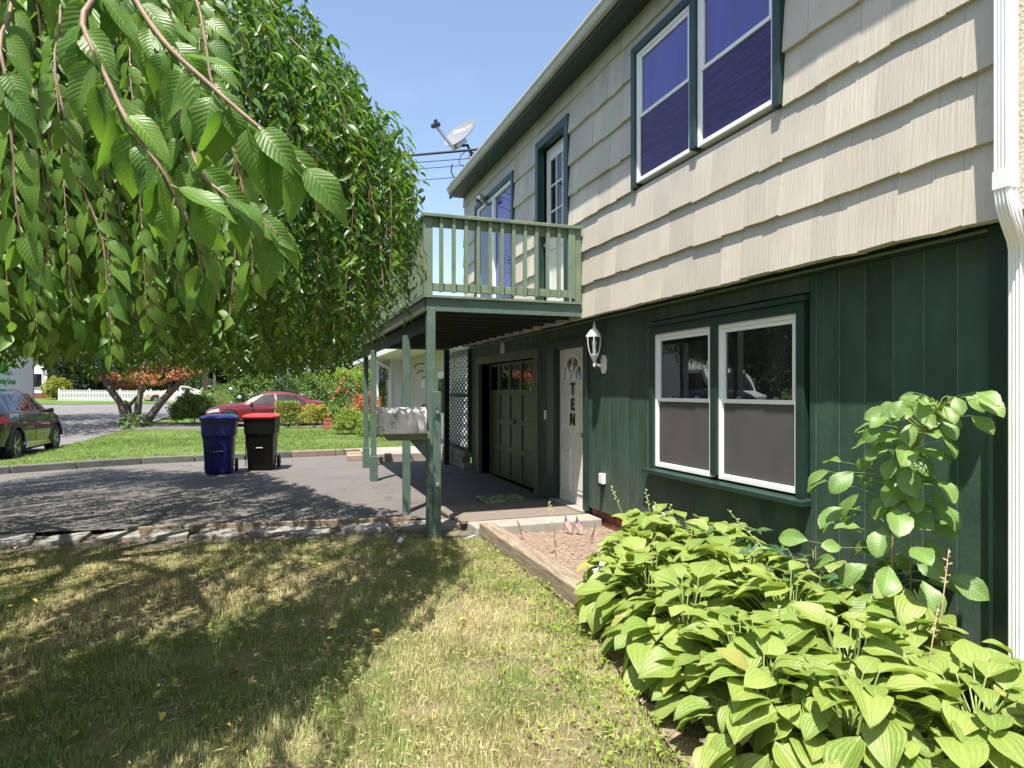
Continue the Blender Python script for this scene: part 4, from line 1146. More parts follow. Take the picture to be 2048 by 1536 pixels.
    def cross(xa, xb, fa, fb, nm):       # windscreen and rear window
        v = []; nx = 7
        for i in range(nx + 1):
            x = xa + (xb - xa) * i / nx
            h = sec(x); wtop = h[6][0]
            wy = (h[5][0] * .93)
            for j in range(7):
                y = wy * (j / 3 - 1); zz = np.interp(abs(y), [0, h[7][0], h[6][0], h[5][0]], [h[8][1], h[7][1], h[6][1], h[5][1]])
                v.append((x, y, zz + .007))
        f = [(i * 7 + j, (i + 1) * 7 + j, (i + 1) * 7 + j + 1, i * 7 + j + 1) for i in range(nx) for j in range(6)]
        MB().add(v, f).build(nm, M['glass_car'], t, local=True, smooth='all')
    cross(fa_[name][0], fa_[name][1], 0, 0, 'windscreen'); cross(fa_[name][2], fa_[name][3], 0, 0, 'rear_window')
    # grille
    h = sec(st[0, 0] + .05)
    MB().box(st[0, 0] - .012, st[0, 0] + .10, -.42, .42, h[1][1], h[3][1]).build('grille', M['car_trim'], t, local=True, bevel=.02)
    for wx in wheels:
        for s in (-1, 1):
            tw = .105
            wl = MB().lathe([(wr * .66, -tw), (wr * .90, -tw), (wr * .98, -tw * .8), (wr, -tw * .4), (wr, tw * .4), (wr * .98, tw * .8), (wr * .90, tw), (wr * .66, tw)], (0, 0, 0), axis=(0, 1, 0), n=32, cap=False).build('wheel', M['rubber'], t, local=True, smooth=30)
            wl.location = (wx, s * (wmax - .115), wr)
            rm = MB()
            rm.lathe([(wr * .70, -tw * .9), (wr * .70, tw * .9), (wr * .64, tw * .9), (wr * .62, tw * .5), (wr * .62, -tw * .9)], (0, 0, 0), axis=(0, 1, 0), n=32, cap=False)
            rm.lathe([(.0, s * tw * .62), (.07, s * tw * .60), (.075, s * tw * .3)], (0, 0, 0), axis=(0, 1, 0), n=14)
            for q in range(spokes):
                for e in ((-.10, .10) if double else (0,)):
                    a = 2 * math.pi * q / spokes
                    rm.bar((.05 * math.cos(a + e * 2), s * tw * .55, .05 * math.sin(a + e * 2)), (wr * .66 * math.cos(a + e), s * tw * .75, wr * .66 * math.sin(a + e)), .028 if double else .055, .022, up=(0, 1, 0))
            rm.build('rim', M['alloy'], wl, local=True)
            MB().lathe([(.0, -.02), (wr * .63, -.02), (wr * .63, .0), (.0, .0)], (0, s * .0, 0), axis=(0, 1, 0), n=24).build('brake_disc', M['car_trim'], wl, local=True)
    # underbody
    MB().box(st[0, 0] + .25, st[-1, 0] - .25, -wmax * .72, wmax * .72, .16, .45).build('underbody', M['car_trim'], t, local=True)
    return t
fa_ = {'parked_sedan': (1.50, 2.35, 3.55, 4.35), 'parked_suv': (1.25, 1.95, 3.85, 4.35), 'distant_car': (1.50, 2.35, 3.55, 4.35)}
#      x    zb   zbelt  ztop  wbelt wtop
SED = [(0.0, .38, .60, .64, .58, .46), (.10, .24, .66, .71, .74, .58), (.40, .19, .76, .83, .87, .70), (.9, .18, .83, .92, .91, .74), (1.42, .18, .88, .98, .92, .74), (1.9, .18, .91, 1.24, .92, .63), (2.35, .18, .93, 1.42, .92, .57), (2.8, .18, .945, 1.455, .92, .56),
       (3.3, .18, .96, 1.41, .92, .56), (3.8, .19, .975, 1.26, .92, .58), (4.3, .22, .985, 1.09, .90, .62), (4.65, .27, .97, 1.04, .85, .62), (4.82, .34, .93, .99, .78, .58), (4.90, .42, .82, .86, .70, .52)]
SUV = [(0.0, .42, .76, .80, .62, .52), (.08, .30, .82, .88, .76, .62), (.35, .24, .90, .98, .87, .72), (.8, .23, .97, 1.06, .91, .76), (1.2, .23, 1.01, 1.12, .925, .76), (1.6, .23, 1.03, 1.38, .93, .66), (2.0, .23, 1.045, 1.58, .93, .60), (2.5, .23, 1.06, 1.63, .93, .595),
       (3.2, .23, 1.08, 1.625, .93, .59), (3.8, .24, 1.10, 1.54, .92, .58), (4.2, .28, 1.10, 1.32, .89, .58), (4.42, .36, 1.06, 1.14, .83, .58), (4.50, .46, .92, .97, .76, .55)]
make_car('parked_sedan', (-2.95, 31.0, .06), 0, 'glossy dark red sedan parked on the neighbour\'s drive behind the bins', M['paint_red'], SED, (.95, 3.78), .335,
         [(1.62, 2.78, 2.22, 2.70), (2.86, 3.72, 2.78, 3.34), (3.78, 4.05, 3.40, 3.62)], [1.50, 2.82, 3.70], spokes=10)
make_car('parked_suv', (-6.45, 21.2, -.045), R(-90), 'shiny black SUV parked at the kerb at the left edge', M['paint_black'], SUV, (.88, 3.60), .36,
         [(1.42, 2.42, 1.98, 2.36), (2.50, 3.40, 2.44, 3.30), (3.46, 3.90, 3.36, 3.62)], [1.36, 2.46, 3.40], cladding='chrome', spokes=5)
make_car('distant_car', (*W(288, 56)[:2], .55), R(4), 'tan car parked far off before the white picket fence', M['paint_tan'], SED, (.95, 3.78), .335,
         [(1.62, 2.78, 2.22, 2.70), (2.86, 3.72, 2.78, 3.34), (3.78, 4.05, 3.40, 3.62)], [1.50, 2.82, 3.70], spokes=5)

# lawn-care box truck across the street
TK = thing('box_truck', (-10.1, 27.2, -.045), 'white box truck with green lettering parked across the street', 'truck')
MB().box(-11.2, -9.0, 24.2, 30.3, .75, 3.25).build('cargo_box', M['truck_white'], TK, bevel=.03)
MB().box(-9.02, -8.985, 24.2, 30.3, .75, .83).box(-9.02, -8.985, 24.2, 30.3, 3.18, 3.25).box(-9.02, -8.985, 30.24, 30.31, .83, 3.18).build('corner_rail', M['dish_gray'], TK)
cab = MB().prism([(-11.15, 21.6, .55), (-11.15, 21.45, 1.35), (-11.15, 22.05, 1.55), (-11.15, 22.65, 2.45), (-11.15, 24.1, 2.5), (-11.15, 24.1, .55)], (2.1, 0, 0))
cab.build('cab', M['truck_white'], TK, bevel=.05)
MB().prism([(-9.045, 22.25, 1.5), (-9.045, 22.78, 2.3), (-9.045, 23.7, 2.3), (-9.045, 23.7, 1.5)], (.01, 0, 0)).build('cab_window', M['glass_car'], TK)
MB().prism([(-11.0, 22.05, 1.58), (-11.0, 22.62, 2.4), (-11.0, 22.66, 2.4), (-11.0, 22.09, 1.58)], (1.8, 0, 0)).build('windscreen', M['glass_car'], TK)
MB().box(-10.9, -9.3, 22.0, 30.1, .45, .75).build('chassis', M['car_trim'], TK)
for wy in (22.7, 28.6):
    for wx in (-10.95, -9.2):
        MB().lathe([(.20, -.13), (.40, -.13), (.42, -.08), (.42, .08), (.40, .13), (.20, .13)], (wx, wy, .375), axis=(1, 0, 0), n=24).build('wheel', M['rubber'], TK, smooth=30)
FACE_E = Matrix(((0, 0, 1, 0), (1, 0, 0, 0), (0, 1, 0, 0), (0, 0, 0, 1)))
me = text_mesh('Spring Green', .30, .004, M['logo_green'], 'lettering')
o = link_mesh('lettering', me, TK); o.matrix_local = Matrix.Translation(Vector((-8.992, 27.62, 1.87)) - TK.location) @ FACE_E
MB().prism([(-8.996, 26.4, 2.10), (-8.996, 27.3, 2.13), (-8.996, 27.95, 2.08), (-8.996, 27.72, 2.22), (-8.996, 27.66, 2.55), (-8.996, 27.0, 2.75), (-8.996, 26.3, 2.62)], (.008, 0, 0)).build('logo_leaf', M['logo_green'], TK)

# ------------------------------------------------------------------ neighbour's house
NH = thing('neighbour_house', (4.0, 17.0, .0), 'pale neighbour house with porch, white garage and low grey roof', 'house')
MB().box(4.6, 13, 17.0, 26.4, -.1, 2.84).build('wall', M['house_beige'], NH)
zz = .05
while zz < 2.75:
    MB().hexa([(4.57, 17.6, zz), (4.6, 17.6, zz), (4.6, 26.3, zz), (4.57, 26.3, zz), (4.585, 17.6, zz + .30), (4.6, 17.6, zz + .30), (4.6, 26.3, zz + .30), (4.585, 26.3, zz + .30)]).build('clapboard', M['house_beige'], NH)
    zz += .305
zz = .05
while zz < 2.75:
    MB().hexa([(4.55, 16.5, zz), (4.6, 16.5, zz), (4.6, 17.59, zz), (4.55, 17.59, zz), (4.575, 16.5, zz + .30), (4.6, 16.5, zz + .30), (4.6, 17.59, zz + .30), (4.575, 17.59, zz + .30)]).build('clapboard', M['house_blue'], NH)
    zz += .305
MB().box(4.2, 13, 26.4, 33.6, -.1, 2.80).build('garage_wall', M['house_white'], NH)
MB().box(4.16, 4.2, 26.4, 26.6, 0, 2.8).build('corner_trim', M['vinyl'], NH)
for q in range(5):
    MB().hexa([(4.155, 26.6, 2.05 + q * .15), (4.2, 26.6, 2.05 + q * .15), (4.2, 33.5, 2.05 + q * .15), (4.155, 33.5, 2.05 + q * .15), (4.18, 26.6, 2.19 + q * .15), (4.2, 26.6, 2.19 + q * .15), (4.2, 33.5, 2.19 + q * .15), (4.18, 33.5, 2.19 + q * .15)]).build('clapboard', M['house_blue'], NH)
ng = MB().box(4.14, 4.2, 27.2, 30.0, .02, 2.0).build('garage_door', M['house_white'], NH)
for r_ in range(4):
    for c_ in range(4):
        MB().box(4.125, 4.14, 27.3 + c_ * .68, 27.9 + c_ * .68, .08 + r_ * .49, .50 + r_ * .49).build('pane' if r_ == 2 else 'door_panel', M['glass_door'] if r_ == 2 else M['house_white'], ng, bevel=0 if r_ == 2 else .01)
rp = MB().prism([(3.55, 16.3, 2.86), (3.5, 16.3, 3.02), (8.6, 16.3, 5.3), (13.6, 16.3, 3.02), (13.6, 16.3, 2.86)], (0, 17.8, 0)); rp.build('roof', M['roof_shingle'], NH)
MB().box(3.46, 3.54, 16.3, 34.1, 2.82, 3.0).build('gutter', M['house_white'], NH, bevel=.02)
MB().box(3.55, 4.6, 16.32, 34.05, 2.80, 2.85).build('porch_ceiling', M['house_white'], NH)
MB().tube([(3.56, 26.2, 2.82), (3.62, 26.2, 2.66), (4.1, 26.25, 2.42), (4.12, 26.25, 2.3), (4.12, 26.25, .1)], .055, 8).build('downspout', M['house_white'], NH)
MB().box(3.62, 3.76, 27.0, 27.14, .0, 2.8).build('porch_post', M['house_white'], NH); MB().box(3.62, 3.76, 30.4, 30.54, .0, 2.8).build('porch_post', M['house_white'], NH)
MB().box(4.54, 4.569, 18.7, 19.75, .12, 2.12).build('front_door', M['house_white'], NH, bevel=.01)
MB().box(4.50, 4.56, 19.0, 19.6, .9, 1.9).build('door_glass', M['glass_door'], NH)
nl = thing('porch_light', (4.57, 21.6, 1.9), 'small pale lantern on the neighbour\'s beige porch wall', 'lantern')
MB().box(4.42, 4.56, 21.52, 21.68, 1.62, 1.92).build('lamp_body', M['metal_white'], nl, bevel=.02)
MB().tube([(4.56, 21.6, 1.98), (4.46, 21.6, 2.02), (4.44, 21.6, 1.93)], .02, 6).build('arm', M['black_iron'], nl)
nb = thing('wall_bracket', (4.57, 22.0, 2.4), 'dark hanging bracket high on the neighbour\'s beige porch wall', 'bracket')
MB().tube([(4.56, 22.0, 2.45), (4.35, 22.0, 2.45), (4.25, 22.0, 2.36), (4.3, 22.0, 2.28)], .018, 6).tube([(4.56, 22.0, 2.2), (4.40, 22.0, 2.22), (4.33, 22.0, 2.10)], .018, 6).build('arm', M['black_iron'], nb)
IB = thing('iron_bench', (4.2, 20.6, .15), 'black iron bench with curved back on the neighbour\'s porch', 'bench')
MB().tube([(4.45, 20.0, .95), (4.42, 20.3, 1.08), (4.42, 20.9, 1.14), (4.42, 21.5, 1.08), (4.45, 21.8, .95)], .02, 6).build('back_rail', M['black_iron'], IB)
for q in range(9): MB().tube([(4.40, 20.08 + q * .205, .58), (4.43, 20.08 + q * .205, 1.02 + .09 * math.sin(math.pi * (q + .5) / 9))], .010, 5).build('back_bar', M['black_iron'], IB)
MB().box(3.98, 4.45, 20.0, 21.8, .54, .58).build('seat', M['black_iron'], IB)
for q, s in ((4.02, 20.05), (4.02, 21.75), (4.42, 20.05), (4.42, 21.75)): MB().tube([(q, s, .10), (q, s, .55)], .02, 6).build('leg', M['black_iron'], IB)
MB().box(3.7, 4.6, 17.2, 26.3, -.05, .12).build('porch_floor', M['concrete'], NH)

# brick garden steps
BSP = thing('brick_steps', (1.9, 26.6, .06), 'low red brick garden steps beside the rose bush', 'steps')
for q in range(3):
    for r_ in range(6):
        MB().box(1.62 + r_ * .16, 1.775 + r_ * .16, 26.3 + q * .35, 26.64 + q * .35, .05, .16 + q * .14).build('brick', M['brick_red'], BSP, bevel=.01)

# far white house across the street
p = W(62, 62)
FH = thing('far_house', (p[0] - 3.0, p[1], gz(p[1])), 'white clapboard house far across the street behind the truck', 'house')
hx0, hx1, hy, hz = p[0] - 9, p[0] + 1.3, p[1], gz(p[1])
MB().box(hx0, hx1, hy, hy + 8, hz - .3, hz + 5).build('wall', M['house_white'], FH)
for q in range(26):
    MB().hexa([(hx0, hy - .05, hz + .1 + q * .18), (hx1, hy - .05, hz + .1 + q * .18), (hx1, hy, hz + .1 + q * .18), (hx0, hy, hz + .1 + q * .18), (hx0, hy - .015, hz + .275 + q * .18), (hx1, hy - .015, hz + .275 + q * .18), (hx1, hy, hz + .275 + q * .18), (hx0, hy, hz + .275 + q * .18)]).build('clapboard', M['house_white'], FH)
for q in range(3):
    for r_ in (0, 1):
        wn = MB().box(hx1 - 1.35 - q * 3, hx1 - .35 - q * 3, hy - .10, hy - .055, hz + .9 + r_ * 2.3, hz + 2.3 + r_ * 2.3).build('window', M['vinyl'], FH)
        MB().box(hx1 - 1.27 - q * 3, hx1 - .43 - q * 3, hy - .115, hy - .101, hz + .98 + r_ * 2.3, hz + 2.22 + r_ * 2.3).build('pane', M['glass_lower'], wn)
MB().prism([(hx0 - .4, hy - .4, hz + 5), ((hx0 + hx1) / 2, hy - .4, hz + 7.5), (hx1 + .4, hy - .4, hz + 5)], (0, 8.8, 0)).build('roof', M['roof_shingle'], FH)
tag(MB().box(p[0] - .6, p[0] + 2.2, p[1] - 1.9, p[1] - 1.4, hz - .1, hz + .4).build('planter_edge', M['brick_red'], bevel=.04), 'low red brick planter before the far white house', 'planter')

# picket fence
FN = thing('picket_fence', (-10, 61, .65), 'long white picket fence across the far street', 'fence')
A, B = Vector((-17.6, 65.2, 0)), Vector((2.5, 58, 0)); n = 165; dd = (B - A) / n; nn = dd.normalized()
pk = None
for i in range(n):
    q = A + dd * i; zg = gz(q.y) - .05
    if pk is None:
        pk = MB().prism([(-.032, 0, 0), (.032, 0, 0), (.032, 0, .88), (0, 0, .95), (-.032, 0, .88)], (0, .02, 0)).build('picket', M['house_white'], FN, local=True)
        o = pk
    else:
        o = pk.copy(); col.objects.link(o)
    o.location = Vector((q.x, q.y, zg)) - FN.location; o.rotation_euler = (0, 0, math.atan2(nn.y, nn.x))
for hh in (.25, .68):
    MB().bar(A + Vector((0, .05, gz(A.y) - .05 + hh)), B + Vector((0, .05, gz(B.y) - .05 + hh)), .04, .09).build('rail', M['house_white'], FN)
for i in range(0, n, 20):
    q = A + dd * i; MB().box(q.x - .05, q.x + .05, q.y + .07, q.y + .17, gz(q.y) - .2, gz(q.y) + 1.0).build('post', M['house_white'], FN)

# poles and wires
def pole(loc, h, r, label):
    t = thing('utility_pole', loc, label, 'utility pole', 'utility poles')
    MB().tube([(loc[0], loc[1], loc[2] - .3), (loc[0], loc[1], loc[2] + h)], [r, r * .7], 12).build('shaft', M['pole_wood'], t, smooth='all')
    MB().bar((loc[0] - 1.1, loc[1], loc[2] + h - .6), (loc[0] + 1.1, loc[1], loc[2] + h - .6), .10, .12).build('crossarm', M['pole_wood'], t)
    for q in (-.95, -.4, .4, .95): MB().lathe([(.04, 0), (.05, .04), (.03, .08), (.045, .11), (.0, .13)], (loc[0] + q, loc[1], loc[2] + h - .54), n=8).build('insulator', M['dish_gray'], t)
p = W(411, 36); pole((p[0], p[1], gz(p[1])), 9.2, .15, 'thick wooden utility pole rising between the maple and the red sedan')
p = W(429, 50); pole((p[0], p[1], gz(p[1])), 8.0, .10, 'thinner wooden pole farther off, just right of the thick one')
pole((-14.6, 33, .05), 10.4, .15, 'wooden utility pole at the far left beyond the truck')
def wire(a, b, r, sag, label):
    a = Vector(a); b = Vector(b); P_ = [a.lerp(b, t) - Vector((0, 0, sag * 4 * t * (1 - t))) for t in [i / 24 for i in range(25)]]
    tag(MB().tube(P_, r, 5).build('utility_cable', M['cable']), label, 'cable', 'overhead cables')
wire((3.25, 10.25, 5.47), (-14, 33, 9.35), .022, .05, 'thick black service cable running from the eave by the dish')
wire((5.0, 14.2, 6.9), (-14.2, 33, 10.15), .010, .3, 'thin overhead wire just below the thick service cable')
wire((5.0, 14.2, 6.75), (-14.5, 33, 9.85), .009, .3, 'thin overhead wire, middle one below the thick cable')
wire((5.0, 14.2, 6.50), (-14.8, 33, 9.25), .009, .3, 'lowest thin overhead wire beyond the roof edge')

# satellite dish on the roof edge
SD = thing('satellite_dish', (3.28, 11.3, 5.5), 'grey satellite dish with long feed arm on the roof edge', 'satellite dish')
nrm_ = Vector((-.74, -.40, .54)).normalized()
cc_ = Vector((3.06, 11.50, 6.12))
ex = Vector((-nrm_.y, nrm_.x, 0)).normalized() * -1
ex = (Vector((.0, 0, 1)).cross(nrm_)).normalized()
ey = nrm_.cross(ex)
def dpt(r, a): return cc_ + (ex * math.cos(a) * 1.12 + ey * math.sin(a)) * r * .88 + nrm_ * (r * r * .36)
v = []; f = []; nr_, na = 6, 32
for layer in (0, -.012):
    for i in range(nr_ + 1):
        for j in range(na): v.append(dpt(.36 * i / nr_ + .001, 2 * math.pi * j / na) + nrm_ * layer)
S_ = (nr_ + 1) * na
for i in range(nr_):
    for j in range(na):
        a, b = i * na + j, i * na + (j + 1) % na
        f.append((a, b, b + na, a + na)); f.append((S_ + a, S_ + a + na, S_ + b + na, S_ + b))
for j in range(na): a, b = nr_ * na + j, nr_ * na + (j + 1) % na; f.append((a, b, b + S_, a + S_))
MB().add(v, f).build('reflector', M['dish_gray'], SD, smooth=40)
base = cc_ - ey * .34 - nrm_ * .05
feed = cc_ - ey * .33 + nrm_ * .50
MB().bar(base, feed, .035, .045).build('feed_arm', M['steel'], SD)
MB().bar(feed - ex * .09, feed + ex * .09, .07, .06).box(feed.x - .03, feed.x + .03, feed.y - .03, feed.y + .03, feed.z, feed.z + .10).build('feed_horn', M['black_iron'], SD, bevel=.01)
MB().bar(cc_ - ey * .30 - nrm_ * .02, cc_ - ey * .02 - nrm_ * .10, .14, .10).build('back_bracket', M['steel'], SD, bevel=.02)
MB().tube([cc_ - ey * .20 - nrm_ * .08, (3.16, 11.42, 5.92), (3.22, 11.36, 5.72), (3.36, 11.28, 5.50)], .026, 8).build('mast', M['black_iron'], SD, smooth=True)
MB().tube([(3.20, 11.38, 5.80), (3.50, 11.2, 5.58)], .012, 6).tube([(3.20, 11.38, 5.80), (3.20, 11.0, 5.47)], .012, 6).build('strut', M['black_iron'], SD)
MB().box(3.30, 3.46, 11.18, 11.38, 5.46, 5.52).build('foot_plate', M['black_iron'], SD)
MB().tube([(3.18, 11.40, 5.86), (3.05, 11.5, 5.74), (3.04, 11.55, 5.62), (3.12, 11.5, 5.55), (3.2, 11.4, 5.62), (3.18, 11.42, 5.75)], .007, 5).tube([(3.0, 11.9, 5.72), (2.99, 11.95, 5.60), (3.02, 11.85, 5.46), (3.1, 11.7, 5.40)], .012, 5).build('coax_loop', M['cable'], SD)
me = text_mesh('DIRECTV', .115, .002, M['vinyl'], 'lettering')
for v_ in me.vertices:
    r2 = (v_.co.x / (1.12 * .88)) ** 2 + ((v_.co.y + .12) / .88) ** 2
    v_.co.z = .36 * r2 + .003
o = link_mesh('lettering', me, SD)
tm = Matrix((ex, ey, nrm_)).transposed().to_4x4()
o.matrix_local = Matrix.Translation(cc_ + ey * .12 - SD.location) @ tm

# little flags in the bed
for i, (x, y, tl, lab) in enumerate(((2.42, 6.55, (-.10, .02), 'small American flag nearest the timber corner'), (2.93, 6.66, (.06, .05), 'small American flag, left of the pair by the step'), (3.0, 6.60, (.10, -.02), 'small American flag, right of the pair by the step'), (3.02, 6.15, (.05, -.04), 'small American flag standing alone amid the bare soil'))):
    t = thing('stick_flag', (x, y, -.04), lab + ' in the flower bed', 'flag', 'small flags stuck in the flower bed')
    top = Vector((x + tl[0] * .6, y + tl[1] * .6, .15))
    MB().tube([(x, y, -.05), top], .0045, 5).lathe([(.0, 0), (.008, .006), (.0, .018)], top, n=6).build('stick', M['plank'], t)
    ddx = Vector((.05, -.05, -.05)).normalized() if i != 3 else Vector((-.06, -.03, -.05)).normalized()
    up_ = (top - Vector((x, y, -.05))).normalized()
    def fp(u, v_): return top - up_ * (.005 + v_ * .085) + ddx * u * .085 + Vector((.008, .008, 0)) * math.sin(u * 7 + i) - Vector((0, 0, .055 * u * u))
    def quad(u0, u1, v0, v1, m_, nm):
        vv = []; nu = 5
        for a in range(nu + 1):
            for b in (v0, v1): vv.append(fp(u0 + (u1 - u0) * a / nu, b))
        MB().add(vv, [(2 * a, 2 * a + 2, 2 * a + 3, 2 * a + 1) for a in range(nu)]).build(nm, m_, t)
    for s_ in range(7):
        v0, v1 = s_ / 7, (s_ + 1) / 7
        quad(.42 if s_ < 4 else 0, 1, v0, v1, M['cloth_red'] if s_ % 2 == 0 else M['cloth_white'], 'flag_stripe')
    quad(0, .42, 0, 4 / 7, M['cloth_blue'], 'flag_canton')
    st_ = MB()
    for a in range(4):
        for b in range(3):
            c = fp(.06 + a * .10, .09 + b * .19); st_.add([c + Vector((-.003, -.0015, -.003)), c + Vector((.003, -.0015, -.003)), c + Vector((.003, -.0015, .003)), c + Vector((-.003, -.0015, .003))], [(0, 1, 2, 3)])
    st_.build('flag_star', M['cloth_white'], t)
tag(MB().lathe([(.0, 0), (.022, 0), (.028, .055), (.025, .055), (.02, .006), (.0, .006)], (1.16, 6.85, -.045), axis=(.5, .2, .6), n=14).build('paper_cup', M['vinyl'], smooth=30), 'tiny white cup lying in the grass left of the post', 'cup')
tag(MB().bar((1.82, 6.75, -.035), (1.98, 6.86, -.030), .02, .008).build('plastic_strip', M['house_blue']), 'small pale blue plastic strip on the soil by the post', 'litter')
# ------------------------------------------------------------------ vegetation
def P3(px, py, d):
    x, y, _ = W(px, d); return Vector((x, y, CAMH + (783 - py) / 1324. * d))
# lawns
grass('lawn_grass', lawn_poly, 190000, -.062, M['grass_dry'], .030, .062, .0042, 11, .9, (-4.2, 2.2, 1.9, 8.3), 'patchy sun-dried grass of the front lawn', near=3.6)
grass('lawn_grass', nlawn, 60000, .055, M['grass_green'], .04, .07, .012, 21, .5, (-5.6, 4.1, 14.2, 28.3), 'lush mown green grass of the neighbour lawn')
# weeds at the edge of the bed
n = 900; y = rng.uniform(1.8, 6.6, n); x = 1.62 + (y - 2.4) * .17 - np.abs(rng.normal(0, .28, n)); az = rng.uniform(0, 6.28, n)
scatter('clover_patch', np.stack([x, y, np.full(n, -.03) + rng.uniform(0, .03, n)], 1), np.stack([np.cos(az), np.sin(az), rng.uniform(-.1, .5, n)], 1), np.stack([0 * x, 0 * x, 1 + 0 * x], 1) + rng.normal(0, .3, (n, 3)), rng.uniform(.02, .04, n), rng.uniform(.018, .03, n), rng.random(n), M['bush_lime'], LEAF4, kind='stuff', label='small clover weeds along the hosta bed edge', category='weeds')
n = 5200; x = rng.uniform(-4, 2.0, n); y = rng.uniform(2.4, 7.3, n); k_ = vnoise(x, y, 1.1, 91) * .6 + vnoise(x, y, 3.3, 92) * .4 > .60; x, y = x[k_], y[k_]; n = len(x); az = rng.uniform(0, 6.28, n)
scatter('lawn_weeds', np.stack([x, y, -.05 + rng.uniform(0, .035, n)], 1), np.stack([np.cos(az), np.sin(az), rng.uniform(-.1, .6, n)], 1), np.stack([0 * x, 0 * x, 1 + 0 * x], 1) + rng.normal(0, .3, (n, 3)), rng.uniform(.018, .045, n), rng.uniform(.012, .026, n), rng.random(n) * .7, M['bush_bright'], LEAF4, kind='stuff', label='small broad-leaved weeds scattered through the front lawn', category='weeds')
n = 10000; x = rng.uniform(-4, 2.0, n); y = rng.uniform(2.4, 7.3, n); az = rng.uniform(0, 6.28, n)
scatter('dry_clippings', np.stack([x, y, -.045 + rng.uniform(0, .03, n)], 1), np.stack([np.cos(az), np.sin(az), rng.uniform(-.1, .15, n)], 1), np.stack([0 * x, 0 * x, 1 + 0 * x], 1) + rng.normal(0, .2, (n, 3)), rng.uniform(.03, .075, n), rng.uniform(.003, .006, n), .5 + .5 * rng.random(n), M['grass_dry'], LEAF4, kind='stuff', label='dry straw clippings lying over the front lawn', category='clippings')
# bits of bark and pale litter on the soil
n = 2600; x = rng.uniform(1.3, 3.5, n); y = rng.uniform(2, 6.85, n); az = rng.uniform(0, 6.28, n)
k_ = x > 1.98; x, y, az = x[k_], y[k_], az[k_]; n = len(x)
M['chip'] = leafmat('chip', (.11, .075, .05), (.42, .34, .26), .0, .9)
scatter('mulch_chips', np.stack([x, y, np.full(n, -.042)], 1), np.stack([np.cos(az), np.sin(az), rng.uniform(0, .25, n)], 1), np.stack([0 * x, 0 * x, 1 + 0 * x], 1) + rng.normal(0, .25, (n, 3)), rng.uniform(.015, .045, n), rng.uniform(.008, .02, n), rng.random(n), M['chip'], LEAF4, kind='stuff', label='wood chips and dry bits scattered over the bare soil', category='mulch')
n = 700; x = rng.uniform(-4.5, 2.0, n); y = 7.9 - .165 * x + rng.normal(.28, .12, n) * np.where(rng.random(n) < .3, -1, 1); az = rng.uniform(0, 6.28, n)
scatter('leaf_litter', np.stack([x, y, np.full(n, -.035)], 1), np.stack([np.cos(az), np.sin(az), rng.uniform(0, .3, n)], 1), np.stack([0 * x, 0 * x, 1 + 0 * x], 1) + rng.normal(0, .3, (n, 3)), rng.uniform(.03, .06, n), rng.uniform(.015, .03, n), rng.random(n), M['chip'], LEAF4, kind='stuff', label='dry brown leaf litter along the flagstones', category='leaf litter')

# leaf blades used one by one
def blade_mesh(name, m, L_, Wd, droop, fold, wave, nseg, prof, seed, serr=0., ncr=4):
    r = random.Random(seed); ph = r.uniform(0, 6)
    vs, uv, fs = [], [], []
    for i in range(nseg + 1):
        v = i / nseg; w = prof(v) * Wd / 2
        if serr and i % 2: w *= 1 - serr
        for j in range(ncr + 1):
            u = 2 * j / ncr - 1
            x = v * L_; y = u * w
            z = fold * abs(u) * w + wave * L_ * math.sin(v * 9 + ph + (1.5 if u > 0 else 0)) * abs(u) ** 2 - droop * L_ * v * v
            x -= droop * .35 * L_ * v * v
            vs.append((x, y, z)); uv.append(((u + 1) / 2, v))
    k = ncr + 1
    for i in range(nseg):
        for j in range(ncr):
            a = i * k + j; fs += [(a, a + k, a + k + 1), (a, a + k + 1, a + 1)]
    return tri_mesh(name, np.array(vs), np.array(fs), m, uv=np.array(uv), smooth=True)
def frame(p, d, nrm, s=1.):
    d = Vector(d).normalized(); nrm = Vector(nrm); y = nrm.cross(d)
    if y.length < 1e-4: y = d.orthogonal()
    y.normalize(); z = d.cross(y)
    return Matrix(((d.x * s, y.x * s, z.x * s, p[0]), (d.y * s, y.y * s, z.y * s, p[1]), (d.z * s, y.z * s, z.z * s, p[2]), (0, 0, 0, 1)))
pr_cherry = lambda v: (max(0., math.sin(math.pi * min(1, v ** .72))) ** .85) * (1 - .25 * v) * 1.12 if 0 < v < 1 else 0.03
pr_hosta = lambda v: 0.06 if v <= 0 else (0.012 if v >= 1 else min(1., (v / .34) ** .55) * (1 - max(0, (v - .30) / .70) ** 1.9) ** .9)
pr_obov = lambda v: 0.05 if v <= 0 else (0.02 if v >= 1 else math.sin(math.pi * v ** 1.25) ** .7)
def pr_oak(v): return 0.06 if v <= 0 else (0.04 if v >= 1 else (math.sin(math.pi * v ** .9) ** .6) * (.62 + .38 * math.cos(v * 19)))

